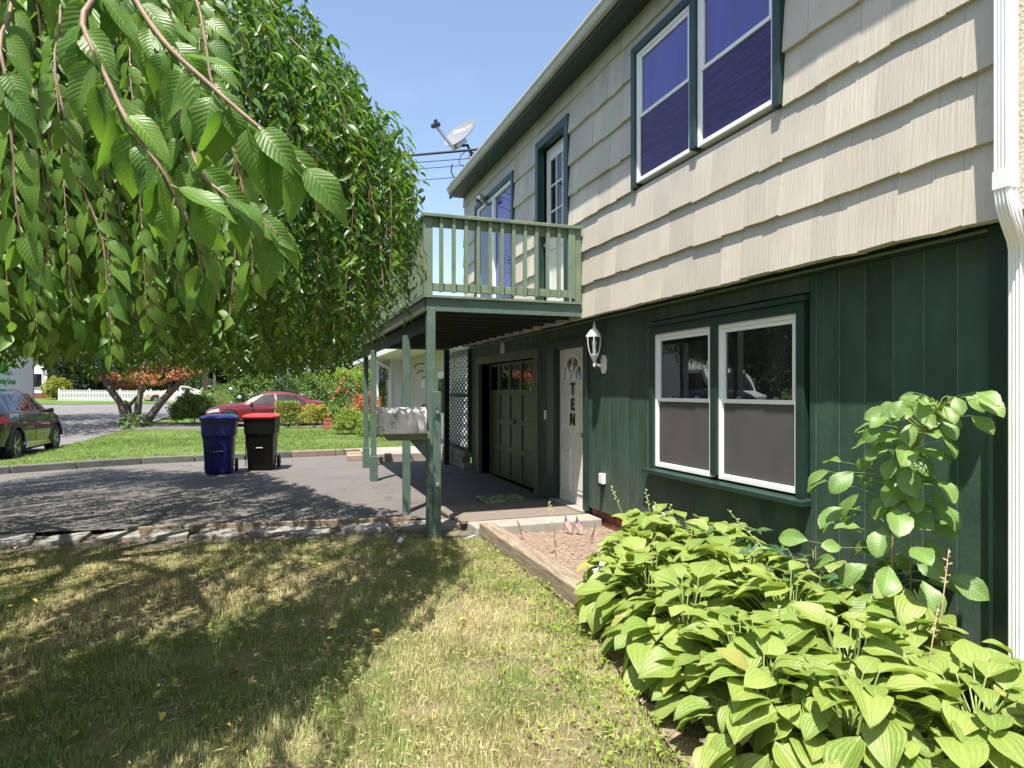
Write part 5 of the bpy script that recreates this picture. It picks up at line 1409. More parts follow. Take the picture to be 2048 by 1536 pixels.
# ---- weeping cherry
CT = thing('weeping_cherry', (-3.1, 6.3, -.06), 'large weeping cherry tree with hanging leafy branches filling the left side', 'tree')
c0 = np.array([-2.2, 6.2])
tk = MB(); tk.tube([(-3.1, 6.3, -.15), (-3.1, 6.3, .05), (-3.08, 6.28, .5), (-2.98, 6.25, 1.2), (-2.85, 6.2, 2.0), (-2.55, 6.2, 2.8), (-2.3, 6.2, 3.5)], [.27, .21, .175, .16, .16, .13, .10], 12)
tk.build('trunk', M['bark'], CT, smooth='all')
PR = np.array([0, 1, 2.2, 2.7, 3.0, 3.45, 3.62, 4.2]); PZ = np.array([5.5, 5.3, 4.55, 4.0, 3.55, 3.15, 2.85, 2.5])
def rlump(phi): return 1 + .05 * np.sin(phi * 3 + 1.2) + .035 * np.sin(phi * 7 + .4) + .02 * np.sin(phi * 13)
for i in range(9):
    a = 2 * math.pi * i / 9 + .2; r1 = random.uniform(2.0, 2.9)
    s_, c_ = math.sin(a), math.cos(a)
    zt = float(np.interp(r1, PR, PZ)) - .5
    MB().tube([(-2.6 + c_ * .05, 6.2 + s_ * .05, 2.5 + .1 * i), (-2.4 + c_ * .5, 6.2 + s_ * .5, 3.0 + .12 * i), (-2.2 + c_ * r1 * .6, 6.2 + s_ * r1 * .6, min(zt + .3, 3.6 + .15 * i)), (-2.2 + c_ * r1, 6.2 + s_ * r1, zt), (-2.2 + c_ * (r1 + .35), 6.2 + s_ * (r1 + .35), zt - .5)],
              [.085, .07, .05, .03, .012], 8).build('limb', M['bark'], CT, smooth='all')
SP, SDr, SN, SL, SW, ST_ = [], [], [], [], [], []
twv = MB()
NS = 5000
for i in range(NS):
    phi = rng.uniform(0, 2 * math.pi) if i % 4 else rng.uniform(.3 * math.pi, 1.1 * math.pi)
    u = rng.random()
    inner = u < .16
    if u < .16: r0 = rng.uniform(.8, 2.6)
    elif u < .56: r0 = 3.2 * math.sqrt(rng.random())
    else: r0 = rng.uniform(2.3, 3.35)
    lump = float(rlump(np.array(phi)))
    # more leafy on the side that faces the camera and the drive
    cx, cy = math.cos(phi), math.sin(phi)
    zt = float(np.interp(r0, PR, PZ))
    if inner: z0 = rng.uniform(2.4, max(2.6, zt - .6)); reach = rng.uniform(.1, .35)
    else: z0 = zt - abs(rng.normal(0, .16)) - .05; reach = rng.uniform(.15, .42)
    if r0 > 3.0: reach *= .7
    dphi = rng.normal(0, .45)
    ox, oy = math.cos(phi + dphi), math.sin(phi + dphi)
    facing = cx * .25 - cy * .97          # towards the lens
    east = cx
    zb = 1.63 + .24 * rng.random() ** 1.5 + (.08 * math.sin(phi * 5) + .06 * math.sin(phi * 11 + 2))
    ky = 2.05 + .75 * max(0, -cx) if cy > 0 else 1.42
    kx = (max(.70, 1 - .8 * max(0, cy + .1)) - .60 * max(0, -cy - .28)) if cx > 0 else 1.15
    bx, by = c0[0] + cx * r0 * lump * kx, c0[1] + cy * r0 * lump * ky
    xe = max(0., bx + .25 * ox)
    zb += (.10 if bx > -.3 else 0) + (1.25 if i % 7 else .6) * min(1.1, (xe / 1.15) ** 2.2) + (.05 if bx < -1.0 else 0)
    if cy > 0: zb += .5 * min(1, max(0, by - 8.2) / 3.)
    dc = math.hypot(bx, by)
    if dc < 2.3 and bx > -1.6: zb = max(zb, CAMH + .70 * dc)
    if r0 < 2.1 and not inner: Lmax = rng.uniform(.7, 1.7)
    else: Lmax = 9
    ln = min(Lmax, z0 - zb + .2)
    if ln < .25: continue
    st_ = rng.uniform(.034, .044) * (1.25 if facing < -.2 else 1.0)
    m_ = int(ln / st_)
    s = (np.arange(m_) + rng.random()) * st_
    lat = reach * (1 - np.exp(-s / .30)) + .03 * np.sin(s * 2.2 + rng.uniform(0, 6))
    zz = z0 + .14 * np.exp(-((s - .12) / .12) ** 2) * (0 if inner else 1) - np.maximum(0, s - .15) * (1 - .35 * np.exp(-s / .4))
    X = bx + ox * lat + .025 * np.sin(s * 3 + i); Y = by + oy * lat + .025 * np.cos(s * 2.7 + i)
    k_ = zz > zb
    X, Y, zz = X[k_], Y[k_], zz[k_]; m_ = len(X)
    if m_ < 3: continue
    if i % 3 == 0 and not inner:
        q = list(range(0, m_, max(1, m_ // 7))); twv.tube([(X[j], Y[j], zz[j]) for j in q], [.0035] * len(q), 3, cap=False)
    SP.append(np.stack([X, Y, zz], 1))
    az = phi + rng.normal(0, 1.15, m_) + np.where(np.arange(m_) % 2 == 0, .9, -.9)
    dn = rng.uniform(.35, 1.25, m_)
    SDr.append(np.stack([np.cos(az), np.sin(az), -dn], 1))
    SN.append(np.stack([cx + rng.normal(0, .45, m_), cy + rng.normal(0, .45, m_), .75 + rng.normal(0, .35, m_)], 1))
    l_ = rng.uniform(.066, .108, m_) * np.clip(1.15 - .25 * (s[k_] / max(ln, .1)), .7, 1.2)
    SL.append(l_); SW.append(l_ * rng.uniform(.32, .44, m_)); ST_.append(np.clip(rng.normal(.42, .26, m_) + rng.normal(0, .12), 0, 1))
SP = np.concatenate(SP); SDr = np.concatenate(SDr); SN = np.concatenate(SN); SL = np.concatenate(SL); SW = np.concatenate(SW); ST_ = np.concatenate(ST_)
print('cherry leaves', len(SP))
twv.build('hanging_twigs', M['twig'], CT, kind='stuff')
near = np.linalg.norm(SP - np.array([0, 0, CAMH]), axis=1) < 3.6
for k_, tm_, uv_, mm_ in ((near, LEAF24, UV24, M['cherry_near']), (~near, LEAF8, None, M['cherry_leaf'])):
    scatter('foliage', SP[k_], SDr[k_], SN[k_], SL[k_], SW[k_], ST_[k_], mm_, tm_, CT, kind='stuff', smooth=True, uv=uv_)
print('near', near.sum())

# near whips of the same tree: every leaf its own part
bigs = [blade_mesh('leaf', M['cherry_big'], 1., rng.uniform(.40, .48), rng.uniform(.10, .50), rng.uniform(.10, .5), .028, 16, pr_cherry, i, serr=.045) for i in range(8)]
nleaf = [0]; rest = []
def leaf_on(p, d, nr, size):
    if nleaf[0] >= 300: rest.append((tuple(p), tuple(d), tuple(nr), size)); return
    nleaf[0] += 1
    link_mesh('leaf', bigs[nleaf[0] % 8], CT, frame(Vector(p) - CT.location, d, nr, size))
def whip(pts, r0, r1, step, size, seed, start=.25, pet=.012, spread=.75):
    rr = random.Random(seed)
    # smooth the polyline
    q = []
    for i in range(len(pts) - 1):
        p0 = pts[max(0, i - 1)]; p1 = pts[i]; p2 = pts[i + 1]; p3 = pts[min(len(pts) - 1, i + 2)]
        for k in range(5):
            t = k / 5; q.append(.5 * ((2 * p1) + (p2 - p0) * t + (2 * p0 - 5 * p1 + 4 * p2 - p3) * t * t + (3 * p1 - p0 - 3 * p2 + p3) * t ** 3))
    q.append(pts[-1])
    n_ = len(q); MB().tube(q, [r0 + (r1 - r0) * i / n_ * 1.0 for i in range(n_)], 7).build('branch', M['twig'], CT, smooth='all')
    tot = sum((q[i + 1] - q[i]).length for i in range(n_ - 1)); acc = 0; nxt = tot * start; kk = 0
    pm = MB()
    for i in range(n_ - 1):
        seg = (q[i + 1] - q[i]).length
        while acc + seg >= nxt and nxt <= tot:
            p = q[i].lerp(q[i + 1], (nxt - acc) / seg); t = (q[i + 1] - q[i]).normalized()
            side = t.cross(Vector((-.3, -.95, .1))).normalized() * (1 if kk % 2 else -1)
            d = (t * rr.uniform(.1, .6) + side * spread * rr.uniform(.35, 1.0) + Vector((rr.uniform(-.25, .25), rr.uniform(-.25, .25), -rr.uniform(.35, 1.1)))).normalized()
            nr = Vector((-.1 + rr.uniform(-.6, .6), -.75 + rr.uniform(-.5, .5), .65 + rr.uniform(-.4, .5)))
            pe = p + d * pet; pm.tube([p, pe], [.0014, .0011], 4)
            leaf_on(pe, d, nr, size * rr.uniform(.72, 1.15))
            kk += 1; nxt += step * rr.uniform(.7, 1.3)
        acc += seg
    if pm.v: pm.build('petioles', M['stem_green'], CT, kind='stuff')
V_ = Vector
root1, root2, root3 = V_((-1.35, 3.1, 3.7)), V_((-1.7, 3.0, 3.5)), V_((-1.0, 3.4, 3.6))
whip([root1, V_((-.8, 1.6, 2.9)), P3(215, -160, 1.10), P3(262, -20, 1.03), P3(330, 85, .98), P3(420, 170, .95), P3(500, 240, .93), P3(565, 292, .93), P3(603, 328, .93)], .006, .0020, .019, .098, 1, start=.50)
whip([root2, V_((-.95, 1.4, 2.6)), P3(110, -120, 1.0), P3(165, 50, .94), P3(215, 160, .92), P3(262, 255, .90), P3(330, 350, .90), P3(372, 445, .92)], .006, .0019, .019, .098, 2, start=.45)
whip([root1, V_((-.6, 2.0, 2.9)), P3(300, -60, 1.35), P3(340, 150, 1.2), P3(392, 325, 1.12), P3(450, 390, 1.1), P3(520, 432, 1.1), P3(556, 470, 1.1)], .005, .0017, .022, .095, 3, start=.40)
whip([root2, V_((-1.0, 1.7, 2.7)), P3(230, -60, 1.3), P3(330, 170, 1.2), P3(356, 300, 1.15), P3(362, 400, 1.15), P3(392, 480, 1.15), P3(408, 560, 1.15)], .005, .0017, .022, .095, 4, start=.42)
whip([root3, V_((-.6, 2.1, 2.8)), P3(350, -80, 1.5), P3(430, 200, 1.4), P3(475, 330, 1.4), P3(500, 470, 1.4), P3(505, 560, 1.4)], .005, .0017, .026, .092, 5, start=.38)
whip([root2, V_((-1.2, 1.5, 2.6)), P3(-70, -100, 1.1), P3(0, 100, 1.0), P3(22, 260, 1.0), P3(35, 420, 1.0), P3(62, 560, 1.02)], .004, .0016, .020, .080, 6, start=.35)
whip([root2, V_((-1.3, 1.9, 2.8)), P3(40, -100, 1.4), P3(110, 150, 1.3), P3(150, 330, 1.3), P3(205, 480, 1.3), P3(215, 600, 1.3)], .004, .0016, .022, .080, 7, start=.38)
for i in range(9):
    px = [-30, 60, 130, 210, 280, 345, 420, 90, 300][i]; d = [1.7, 1.9, 1.7, 2.0, 1.8, 2.0, 2.1, 2.2, 2.3][i]; yb = [600, 690, 640, 700, 640, 600, 560, 720, 690][i]
    whip([V_((-1.6 + .1 * i, 3.0, 3.4)), P3(px - 60, -120, d + .25), P3(px - 20, 150, d + .05), P3(px, 400, d), P3(px + 15, yb, d)], .003, .0013, .026, .080, 30 + i, start=.36)
print('big leaves', nleaf[0], len(rest))
if rest: scatter('foliage', [q[0] for q in rest], [q[1] for q in rest], [q[2] for q in rest], np.array([q[3] * .85 for q in rest]), np.array([q[3] * .36 for q in rest]), rng.random(len(rest)), M['cherry_near'], LEAF24, CT, kind='stuff', smooth=True, uv=UV24)
# fallen leaves on the lawn
fal = [blade_mesh('fallen_leaf', M['leaf_yellow'], .075, .034, .25, .5, .03, 6, pr_cherry, i, ncr=2) for i in range(2)] + [blade_mesh('fallen_leaf', M['leaf_rust'], .075, .034, .3, .6, .03, 6, pr_cherry, 9, ncr=2)]
for i in range(26):
    x, y = random.uniform(-2.6, 1.2), random.uniform(2.9, 6.9); kind = 2 if i % 4 == 3 else i % 2; a = random.uniform(0, 6.28)
    link_mesh('fallen_leaf', fal[kind], None, frame((x, y, -.015), (math.cos(a), math.sin(a), .05), (random.uniform(-.4, .4), random.uniform(-.4, .4), 1)),
              label='rust-red dry fallen leaf lying in the front lawn grass' if kind == 2 else 'yellow fallen leaf lying in the front lawn grass', category='fallen leaf', group='rust-red fallen leaves on the lawn' if kind == 2 else 'yellow fallen leaves on the lawn')

# ---- hostas
hblades = [blade_mesh('leaf', M['hosta_leaf'], 1., rng.uniform(.66, .84), rng.uniform(.10, .34), rng.uniform(.10, .40), .026, 9, pr_hosta, 50 + i, ncr=6) for i in range(7)]
hdark = [blade_mesh('leaf', M['hosta_dark'], 1., .6, .25, .3, .02, 8, pr_hosta, 70 + i, ncr=4) for i in range(2)]
def hosta(x, y, r, h, n, label, size=.20, blades=hblades, zg=-.045, group='hostas in the flower bed', stem=M['stem_green']):
    t = thing('hosta_plant', (x, y, zg), label, 'hosta', group)
    pm = MB(); rr = random.Random(int(x * 1000 + y * 77))
    for i in range(n):
        k = (i + .5) / n
        a = i * 2.39996 + rr.uniform(-.3, .3)
        rb = r * (.15 + .80 * k) * rr.uniform(.8, 1.12); zb = zg + h * (1.0 - .80 * k ** 1.3) * rr.uniform(.72, 1.16) + .04
        p = V_((x + rb * math.cos(a), y + rb * math.sin(a), zb))
        pitch = .5 - 1.1 * k + rr.uniform(-.5, .42)
        az = a + rr.uniform(-.8, .8)
        d = V_((math.cos(az) * math.cos(pitch), math.sin(az) * math.cos(pitch), math.sin(pitch)))
        nr = V_((-math.cos(az) * math.sin(pitch) + rr.uniform(-.35, .35), -math.sin(az) * math.sin(pitch) + rr.uniform(-.35, .35), math.cos(pitch)))
        sz = size * rr.uniform(.6, 1.25) * (.82 + .3 * k)
        o = link_mesh('leaf', blades[rr.randrange(len(blades))], t, frame(p - t.location, d, nr, sz))
        b0_ = V_((x + rr.uniform(-.04, .04), y + rr.uniform(-.04, .04), zg))
        mid = b0_.lerp(p, .55) + V_((0, 0, h * .18))
        pm.tube([b0_, mid, p, p + d * sz * .12], [.005, .0045, .0035, .002], 5, cap=False)
    pm.build('petioles', stem, t, kind='stuff')
    return t
HP = [(3.00, 4.95, .36, .46, 40, 'lime hosta clump at the far end of the bed beside bare soil'),
      (3.10, 4.50, .34, .48, 36, 'lime hosta clump against the wall under the left window'),
      (2.50, 4.32, .42, .44, 50, 'lime hosta clump hanging over the timber edging'),
      (2.98, 3.98, .40, .48, 40, 'lime hosta clump under the middle of the lower window pair'),
      (2.30, 3.80, .42, .42, 52, 'lime hosta clump just past the near end of the timber'),
      (2.78, 3.48, .44, .48, 46, 'lime hosta clump amid the bed before the right lower window'),
      (2.20, 3.22, .42, .40, 54, 'lime hosta clump bulging over the lawn edge'),
      (2.66, 2.95, .46, .46, 48, 'lime hosta clump in front of the leafy sapling'),
      (3.10, 3.10, .34, .40, 30, 'lime hosta clump at the foot of the sapling by the wall'),
      (2.14, 2.68, .40, .36, 50, 'broad-leaved lime hosta at the bottom edge next to the lawn'),
      (2.50, 2.40, .44, .40, 50, 'broad-leaved lime hosta at the bottom edge, middle of the bed'),
      (2.92, 2.45, .40, .40, 44, 'lime hosta clump right of centre, near the downspout'),
      (2.00, 2.36, .34, .32, 34, 'small lime hosta clump poking over the lawn at the bottom edge'),
      (2.25, 2.12, .40, .34, 44, 'broad-leaved lime hosta at the bottom edge, cut by the frame'),
      (2.66, 1.88, .44, .38, 44, 'lime hosta clump at the bottom right corner'),
      (3.05, 1.95, .36, .34, 34, 'lime hosta clump at the right edge under the downspout')]
for i, q in enumerate(HP): hosta(q[0], q[1], q[2] * 1.06, q[3], int(q[4] * 2.3), q[5], size=.215)
hosta(*W(268, 27.6)[:2], .75, .42, 46, 'dark variegated hosta clump at the foot of the maple', size=.34, blades=hdark, zg=.05, group=None)
# tall pale petioles by the corner
tp = thing('bent_hosta', (3.27, 2.55, -.045), 'leggy hosta with long pale stalks beside the downspout', 'hosta')
pm = MB()
for i in range(16):
    a = random.uniform(1.3, 4.2); l_ = random.uniform(.35, .6)
    p0 = V_((3.30 + random.uniform(-.04, .04), 2.50 + random.uniform(-.06, .06), -.04)); p2 = p0 + V_((math.cos(a) * .20 - .03, math.sin(a) * .10 + .14 * random.random(), l_))
    pm.tube([p0, p0.lerp(p2, .5) + V_((0, 0, .05)), p2], [.008, .007, .004], 5, cap=False)
    if i % 2 == 0:
        d = V_((math.cos(a) * .7, math.sin(a) * .5, -.3)); link_mesh('leaf', hblades[i % 7], tp, frame(p2 - tp.location, d, (0, -.4, 1), random.uniform(.16, .22)))
pm.build('petioles', M['stem_pale'], tp, kind='stuff')
# flower stalks
def stalk(x, y, h, lean, label, flowers=3, m='stem_green', hang=False):
    t = thing('hosta_flower_stalk', (x, y, .1), label, 'flower stalk', 'flower stalks over the hostas')
    p0 = V_((x, y, .05)); p1 = p0 + V_((lean[0] * .35, lean[1] * .35, h * .6)); p2 = p0 + V_((lean[0], lean[1], h))
    MB().tube([p0, p1, p2], [.0042, .0034, .002], 5).build('stem', M[m], t, smooth='all')
    bm_ = MB(); d = (p2 - p1)
    for k in range(9):
        q = p1.lerp(p2, .45 + .55 * k / 9); a = k * 2.4
        bm_.lathe([(.0, -.012), (.0045, -.004), (.004, .006), (.0, .014)], q + V_((math.cos(a) * .012, math.sin(a) * .012, 0)), axis=(math.cos(a), math.sin(a), .4), n=5)
    bm_.build('bud', M['stem_pale'] if m == 'stem_green' else M['stem_dry'], t)
    for k in range(flowers):
        q = p1.lerp(p2, .1 + .3 * k); a = 2.5 + k * 2.1; ax = V_((math.cos(a) * .7, math.sin(a) * .7, -.8)).normalized()
        fm = MB(); e1 = ax.orthogonal().normalized(); e2 = ax.cross(e1)
        fm.lathe([(.002, 0), (.004, .012), (.008, .026), (.012, .034)], q, axis=ax, n=6)
        for j in range(6):
            b = 2 * math.pi * j / 6; o1_ = e1 * math.cos(b) + e2 * math.sin(b); s1 = e1 * -math.sin(b) + e2 * math.cos(b)
            c = q + ax * .032 + o1_ * .011; e = q + ax * .056 + o1_ * .026
            fm.add([c - s1 * .006, c + s1 * .006, c.lerp(e, .6) + s1 * .007, e, c.lerp(e, .6) - s1 * .007], [(0, 1, 2, 3, 4)])
        fm.build('flower', M['petal'], t)
stalk(2.95, 5.25, .62, (-.12, .12), 'tall thin green flower stalk before the left lower window, leftmost', 0)
stalk(3.05, 5.0, .62, (-.02, .1), 'tall thin green flower stalk before the left lower window, middle one', 0)
stalk(3.10, 4.75, .52, (.02, .1), 'tall thin green flower stalk before the left lower window, rightmost', 0)
stalk(2.45, 5.75, .42, (-.02, .12), 'flower stalk with drooping white bloom before the brick foundation', 1)
stalk(3.0, 4.3, .55, (-.05, .55), 'nearly horizontal flower stalk with lilac blooms over the far hostas', 3)
stalk(3.20, 3.55, .62, (-.15, .45), 'slanting budded flower stalk left of the sapling', 0)
stalk(3.28, 2.72, .92, (-.05, -.05), 'tall dry brown flower stalk at the right of the sapling', 0, 'stem_dry')
stalk(2.95, 2.30, .70, (.14, .05), 'tall dry brown flower stalk before the corner board', 0, 'stem_dry')
stalk(2.35, 2.62, .42, (-.04, .02), 'short flower stalk with two lilac blooms at the bottom of the bed', 2)
stalk(2.10, 4.15, .40, (-.02, -.05), 'short flower stalk with pale lilac bloom near the timber end', 2)
stalk(2.62, 2.1, .52, (.10, .02), 'dry leaning stalk at the bottom right among big hostas', 0, 'stem_dry')

# ---- sapling by the wall
SG = thing('leafy_sapling', (3.28, 2.78, -.045), 'leafy green sapling standing against the dark boards', 'sapling')
sp = [V_((3.28, 2.72, -.05)), V_((3.25, 2.76, .25)), V_((3.24, 2.80, .55)), V_((3.22, 2.78, .85)), V_((3.20, 2.72, 1.10)), V_((3.19, 2.58, 1.32)), V_((3.19, 2.48, 1.44))]
MB().tube(sp, [.010, .009, .008, .006, .005, .004, .002], 7).build('stem', M['stem_dry'], SG, smooth='all')
sbl = [blade_mesh('leaf', M['sapling_leaf'], 1., .62, .30, .25, .03, 12, pr_obov, 90 + i, serr=.05) for i in range(4)]
pm = MB()
for i in range(115):
    t_ = .22 + .78 * (i / 114) ** .8; f = t_ * (len(sp) - 1); k = min(int(f), len(sp) - 2); p = sp[k].lerp(sp[k + 1], f - k)
    a = i * 2.4 + 1.0; l_ = random.uniform(.04, .34) * (1.25 - .85 * (t_ - .3))
    cx, cy = math.cos(a), math.sin(a) * 1.15
    if cx > .2: cx *= .45; l_ *= .7
    q = p + V_((cx * l_, cy * l_, .06 + .04 * random.random()))
    pm.tube([p, p.lerp(q, .5) + V_((0, 0, .02)), q], [.003, .0025, .0015], 4, cap=False)
    d = V_((cx * .8, cy * .8, random.uniform(-.9, .25))); nr = V_((random.uniform(-.8, .1), random.uniform(-1.0, .1), .75))
    link_mesh('leaf', sbl[i % 4], SG, frame(q - SG.location, d, nr, random.uniform(.13, .23) * (1.15 - .5 * t_)))
pm.build('petioles', M['stem_green'], SG, kind='stuff')
OK_ = thing('lobed_shrub', (3.15, 3.25, -.045), 'low shrub with dark lobed leaves left of the sapling', 'shrub')
obl = [blade_mesh('leaf', M['oak_leaf'], 1., .85, .25, .2, .02, 18, pr_oak, 95 + i) for i in range(3)]
pm = MB()
for i in range(42):
    a = i * 2.4; r_ = .36 * math.sqrt((i + .5) / 42); p0 = V_((3.15, 3.25, -.04)); q = V_((3.12 + min(.22, r_ * math.cos(a)), 3.28 + r_ * math.sin(a) * 1.1, .34 + .26 * random.random() - .35 * r_))
    pm.tube([p0, p0.lerp(q, .6) + V_((0, 0, .1)), q], [.004, .003, .002], 4, cap=False)
    link_mesh('leaf', obl[i % 3], OK_, frame(q - OK_.location, (math.cos(a) - .2, math.sin(a) - .2, random.uniform(-.4, .3)), (random.uniform(-.5, .2), random.uniform(-.6, .2), .9), random.uniform(.10, .17)))
pm.build('petioles', M['stem_dry'], OK_, kind='stuff')
pbl = [blade_mesh('leaf', M['hosta_dark'], 1., .30, .25, .3, .02, 8, pr_cherry, 99 + i, ncr=2) for i in range(2)]
for (x, y, h, lab) in ((3.22, 4.05, .50, 'peony-like plant with pointed leaves under the right lower window'), (3.18, 3.55, .34, 'small plant with pointed pale green leaves between hostas and lobed shrub')):
    t = thing('pointed_leaf_plant', (x, y, -.045), lab, 'plant'); pm = MB()
    for s_ in range(5):
        a0 = s_ * 1.3; top = V_((x + .12 * math.cos(a0) - .05, y + .16 * math.sin(a0), h * random.uniform(.75, 1.1))); pm.tube([(x, y, -.04), (x + .05 * math.cos(a0), y + .07 * math.sin(a0), h * .5), top], [.005, .004, .002], 5)
        for k in range(7):
            a = k * .9 + a0; link_mesh('leaf', pbl[k % 2], t, frame(top - t.location, (math.cos(a), math.sin(a), random.uniform(-.2, .5)), (random.uniform(-.4, .1), -.2, 1), random.uniform(.11, .17)))
    pm.build('stem', M['stem_green'], t)

# ---- shrubs and trees of the neighbourhood
def shell(n, rx, ry, rz, seed, fill=.35, lump=.22, box=False):
    r = np.random.default_rng(seed)
    d = norm(r.normal(0, 1, (n, 3))); d[:, 2] = np.where(d[:, 2] < -.55, -d[:, 2], d[:, 2])
    lf = 1 + lump * (np.sin(d[:, 0] * 5 + seed) * np.sin(d[:, 1] * 6 + 2 * seed) + .6 * np.sin(d[:, 2] * 8 + seed) * np.sin(d[:, 0] * 9))
    rad = (1 - fill * r.random(n) ** 1.7) * lf
    if box:
        d = d / np.max(np.abs(d), axis=1, keepdims=True); rad = 1 - fill * .5 * r.random(n) ** 2
    return d * rad[:, None] * np.array([rx, ry, rz]), d
def bush(name, label, cat, x, y, z, rx, ry, rz, n, ll, lw, m, seed, group=None, box=False, lump=.22, stems=4, flowers=None, nf=0, fs=.05, droop=.0, tmpl=LEAF4):
    t = thing(name, (x, y, z), label, cat, group)
    p, d = shell(n, rx, ry, rz, seed, lump=lump, box=box); r = np.random.default_rng(seed + 5)
    p = p + np.array([x, y, z + rz * .92])
    dr = d + r.normal(0, .8, (n, 3)) + np.array([0, 0, -droop]); nr = d + r.normal(0, .5, (n, 3)) + np.array([0, 0, .6])
    scatter('foliage', p, dr, nr, ll * r.uniform(.7, 1.3, n), lw * r.uniform(.7, 1.3, n), np.clip(.45 + r.normal(0, .28, n), 0, 1), m, tmpl, t, kind='stuff')
    sm = MB()
    for k in range(stems):
        a = k * 2.4; sm.tube([(x + .05 * math.cos(a), y + .05 * math.sin(a), z - .1), (x + rx * .3 * math.cos(a), y + ry * .3 * math.sin(a), z + rz * .9), (x + rx * .55 * math.cos(a), y + ry * .55 * math.sin(a), z + rz * 1.4)], [.03 * rz, .02 * rz, .008 * rz], 5)
    sm.build('stems', M['bark'], t)
    if nf:
        p, d = shell(nf, rx * 1.03, ry * 1.03, rz * 1.03, seed + 9, fill=.05, lump=lump)
        fm = MB()
        for q, dd_ in zip(p, d):
            c = V_((x + q[0], y + q[1], z + rz * .92 + q[2]))
            fm.lathe([(.0, -fs * .5), (fs * .8, -fs * .2), (fs, fs * .15), (fs * .6, fs * .45), (.0, fs * .5)], c, axis=tuple(dd_), n=6)
        fm.build('flowers', flowers, t, kind='stuff')
    return t
q = W(575, 27.2); bush('clipped_hedge', 'square clipped yellow-green hedge before the red sedan', 'hedge', q[0], q[1], .06, .44, .42, .53, 5200, .07, .04, M['bush_lime'], 3, box=True)
q = W(628, 26.8); bush('golden_shrub', 'spiky golden yellow shrub right of the clipped hedge', 'shrub', q[0], q[1], .06, .55, .50, .46, 2600, .12, .04, M['bush_gold'], 4)
q = W(698, 25.5); bush('rose_bush', 'tall rose bush dotted with red blooms left of the deck posts', 'rose bush', q[0], q[1], .06, .72, .7, 1.02, 5200, .085, .05, M['bush_mid'], 5, flowers=M['rose'], nf=46, fs=.055)
q = W(700, 22.6); bush('lime_shrub', 'bright lime shrub at the lawn edge below the rose bush', 'shrub', q[0], q[1], .06, .50, .46, .42, 3000, .10, .035, M['bush_lime'], 6)
q = W(745, 21.6); bush('lime_shrub', 'bright lime shrub nearest the far deck posts', 'shrub', q[0], q[1], .06, .42, .44, .36, 2600, .10, .035, M['bush_lime'], 7)
q = W(735, 24.0); bush('bronze_shrub', 'reddish bronze shrub between rose bush and white garage', 'shrub', q[0], q[1], .06, .55, .5, .72, 3000, .08, .045, M['maple_leaf'], 8)
q = W(742, 27.5); bush('garden_shrub', 'tall pale green shrub behind the rose bush', 'shrub', q[0], q[1], .06, .9, .8, 1.25, 5200, .10, .05, M['bush_lime'], 9)
q = W(385, 30.5); bush('broadleaf_bush', 'round glossy broadleaf bush at the corner right of the maple', 'bush', q[0], q[1], .08, .85, .8, .66, 5200, .16, .055, M['bush_bright'], 10, droop=.6, tmpl=LEAF8)
q = W(450, 34.2); bush('hydrangea_bush', 'leafy hydrangea bush with blue blooms behind the sedan bonnet', 'bush', q[0], q[1], .12, 1.25, 1.0, .86, 6000, .13, .08, M['bush_mid'], 12, flowers=M['hydrangea'], nf=22, fs=.11)
q = W(520, 35.5); bush('tall_bush', 'tall light green bush behind the roof of the red sedan', 'bush', q[0], q[1], .15, 1.35, 1.1, 1.22, 7000, .12, .07, M['bush_mid'], 13)
q = W(612, 36.5); bush('tall_bush', 'tall light green bush behind the tail of the red sedan', 'bush', q[0], q[1], .16, 1.45, 1.1, 1.16, 7000, .12, .07, M['bush_mid'], 14)
q = W(690, 38); bush('tall_bush', 'tall bush at the far end of the neighbour drive', 'bush', q[0], q[1], .2, 1.7, 1.2, 1.35, 6500, .13, .07, M['bush_lime'], 15)
q = W(568, 36); bush('dark_shrub', 'thin dark shrub rising behind the sedan', 'shrub', q[0], q[1] - 1.3, .15, .6, .5, 1.2, 1800, .09, .05, M['bush_dark'], 16)
q = W(353, 30.2); bush('young_sprig', 'small upright leafy sprig at the street corner right of the maple', 'plant', q[0], q[1], .05, .20, .2, .42, 180, .20, .05, M['bush_gold'], 17)
# plume grass
q = W(446, 34.0); PG = thing('plume_grass', (q[0], q[1] - 1.2, .1), 'tall arching ornamental grass beside the utility pole', 'grass clump')
n = 420; a = rng.uniform(0, 6.28, n); ln_ = rng.uniform(.9, 1.9, n); lean = rng.uniform(.08, .75, n)
V = []; T = []
tin = []
for i in range(n):
    o0 = len(V); bx_, by_ = q[0] + rng.normal(0, .1), q[1] - 1.2 + rng.normal(0, .1)
    for k in range(5):
        t = k / 4; w_ = .014 * (1 - t * .9); r_ = lean[i] * ln_[i] * t ** 1.7; z_ = .1 + ln_[i] * (t - .35 * lean[i] * t ** 2.6)
        cx, cy = math.cos(a[i]), math.sin(a[i])
        V += [(bx_ + cx * r_ - cy * w_, by_ + cy * r_ + cx * w_, z_), (bx_ + cx * r_ + cy * w_, by_ + cy * r_ - cx * w_, z_)]; tin += [float(rng.random())] * 2
    for k in range(4): T += [(o0 + 2 * k, o0 + 2 * k + 1, o0 + 2 * k + 3), (o0 + 2 * k, o0 + 2 * k + 3, o0 + 2 * k + 2)]
link_mesh('blades', tri_mesh('blades', np.array(V) - np.array(PG.location), np.array(T), M['reed'], tint=np.array(tin)), PG, kind='stuff')

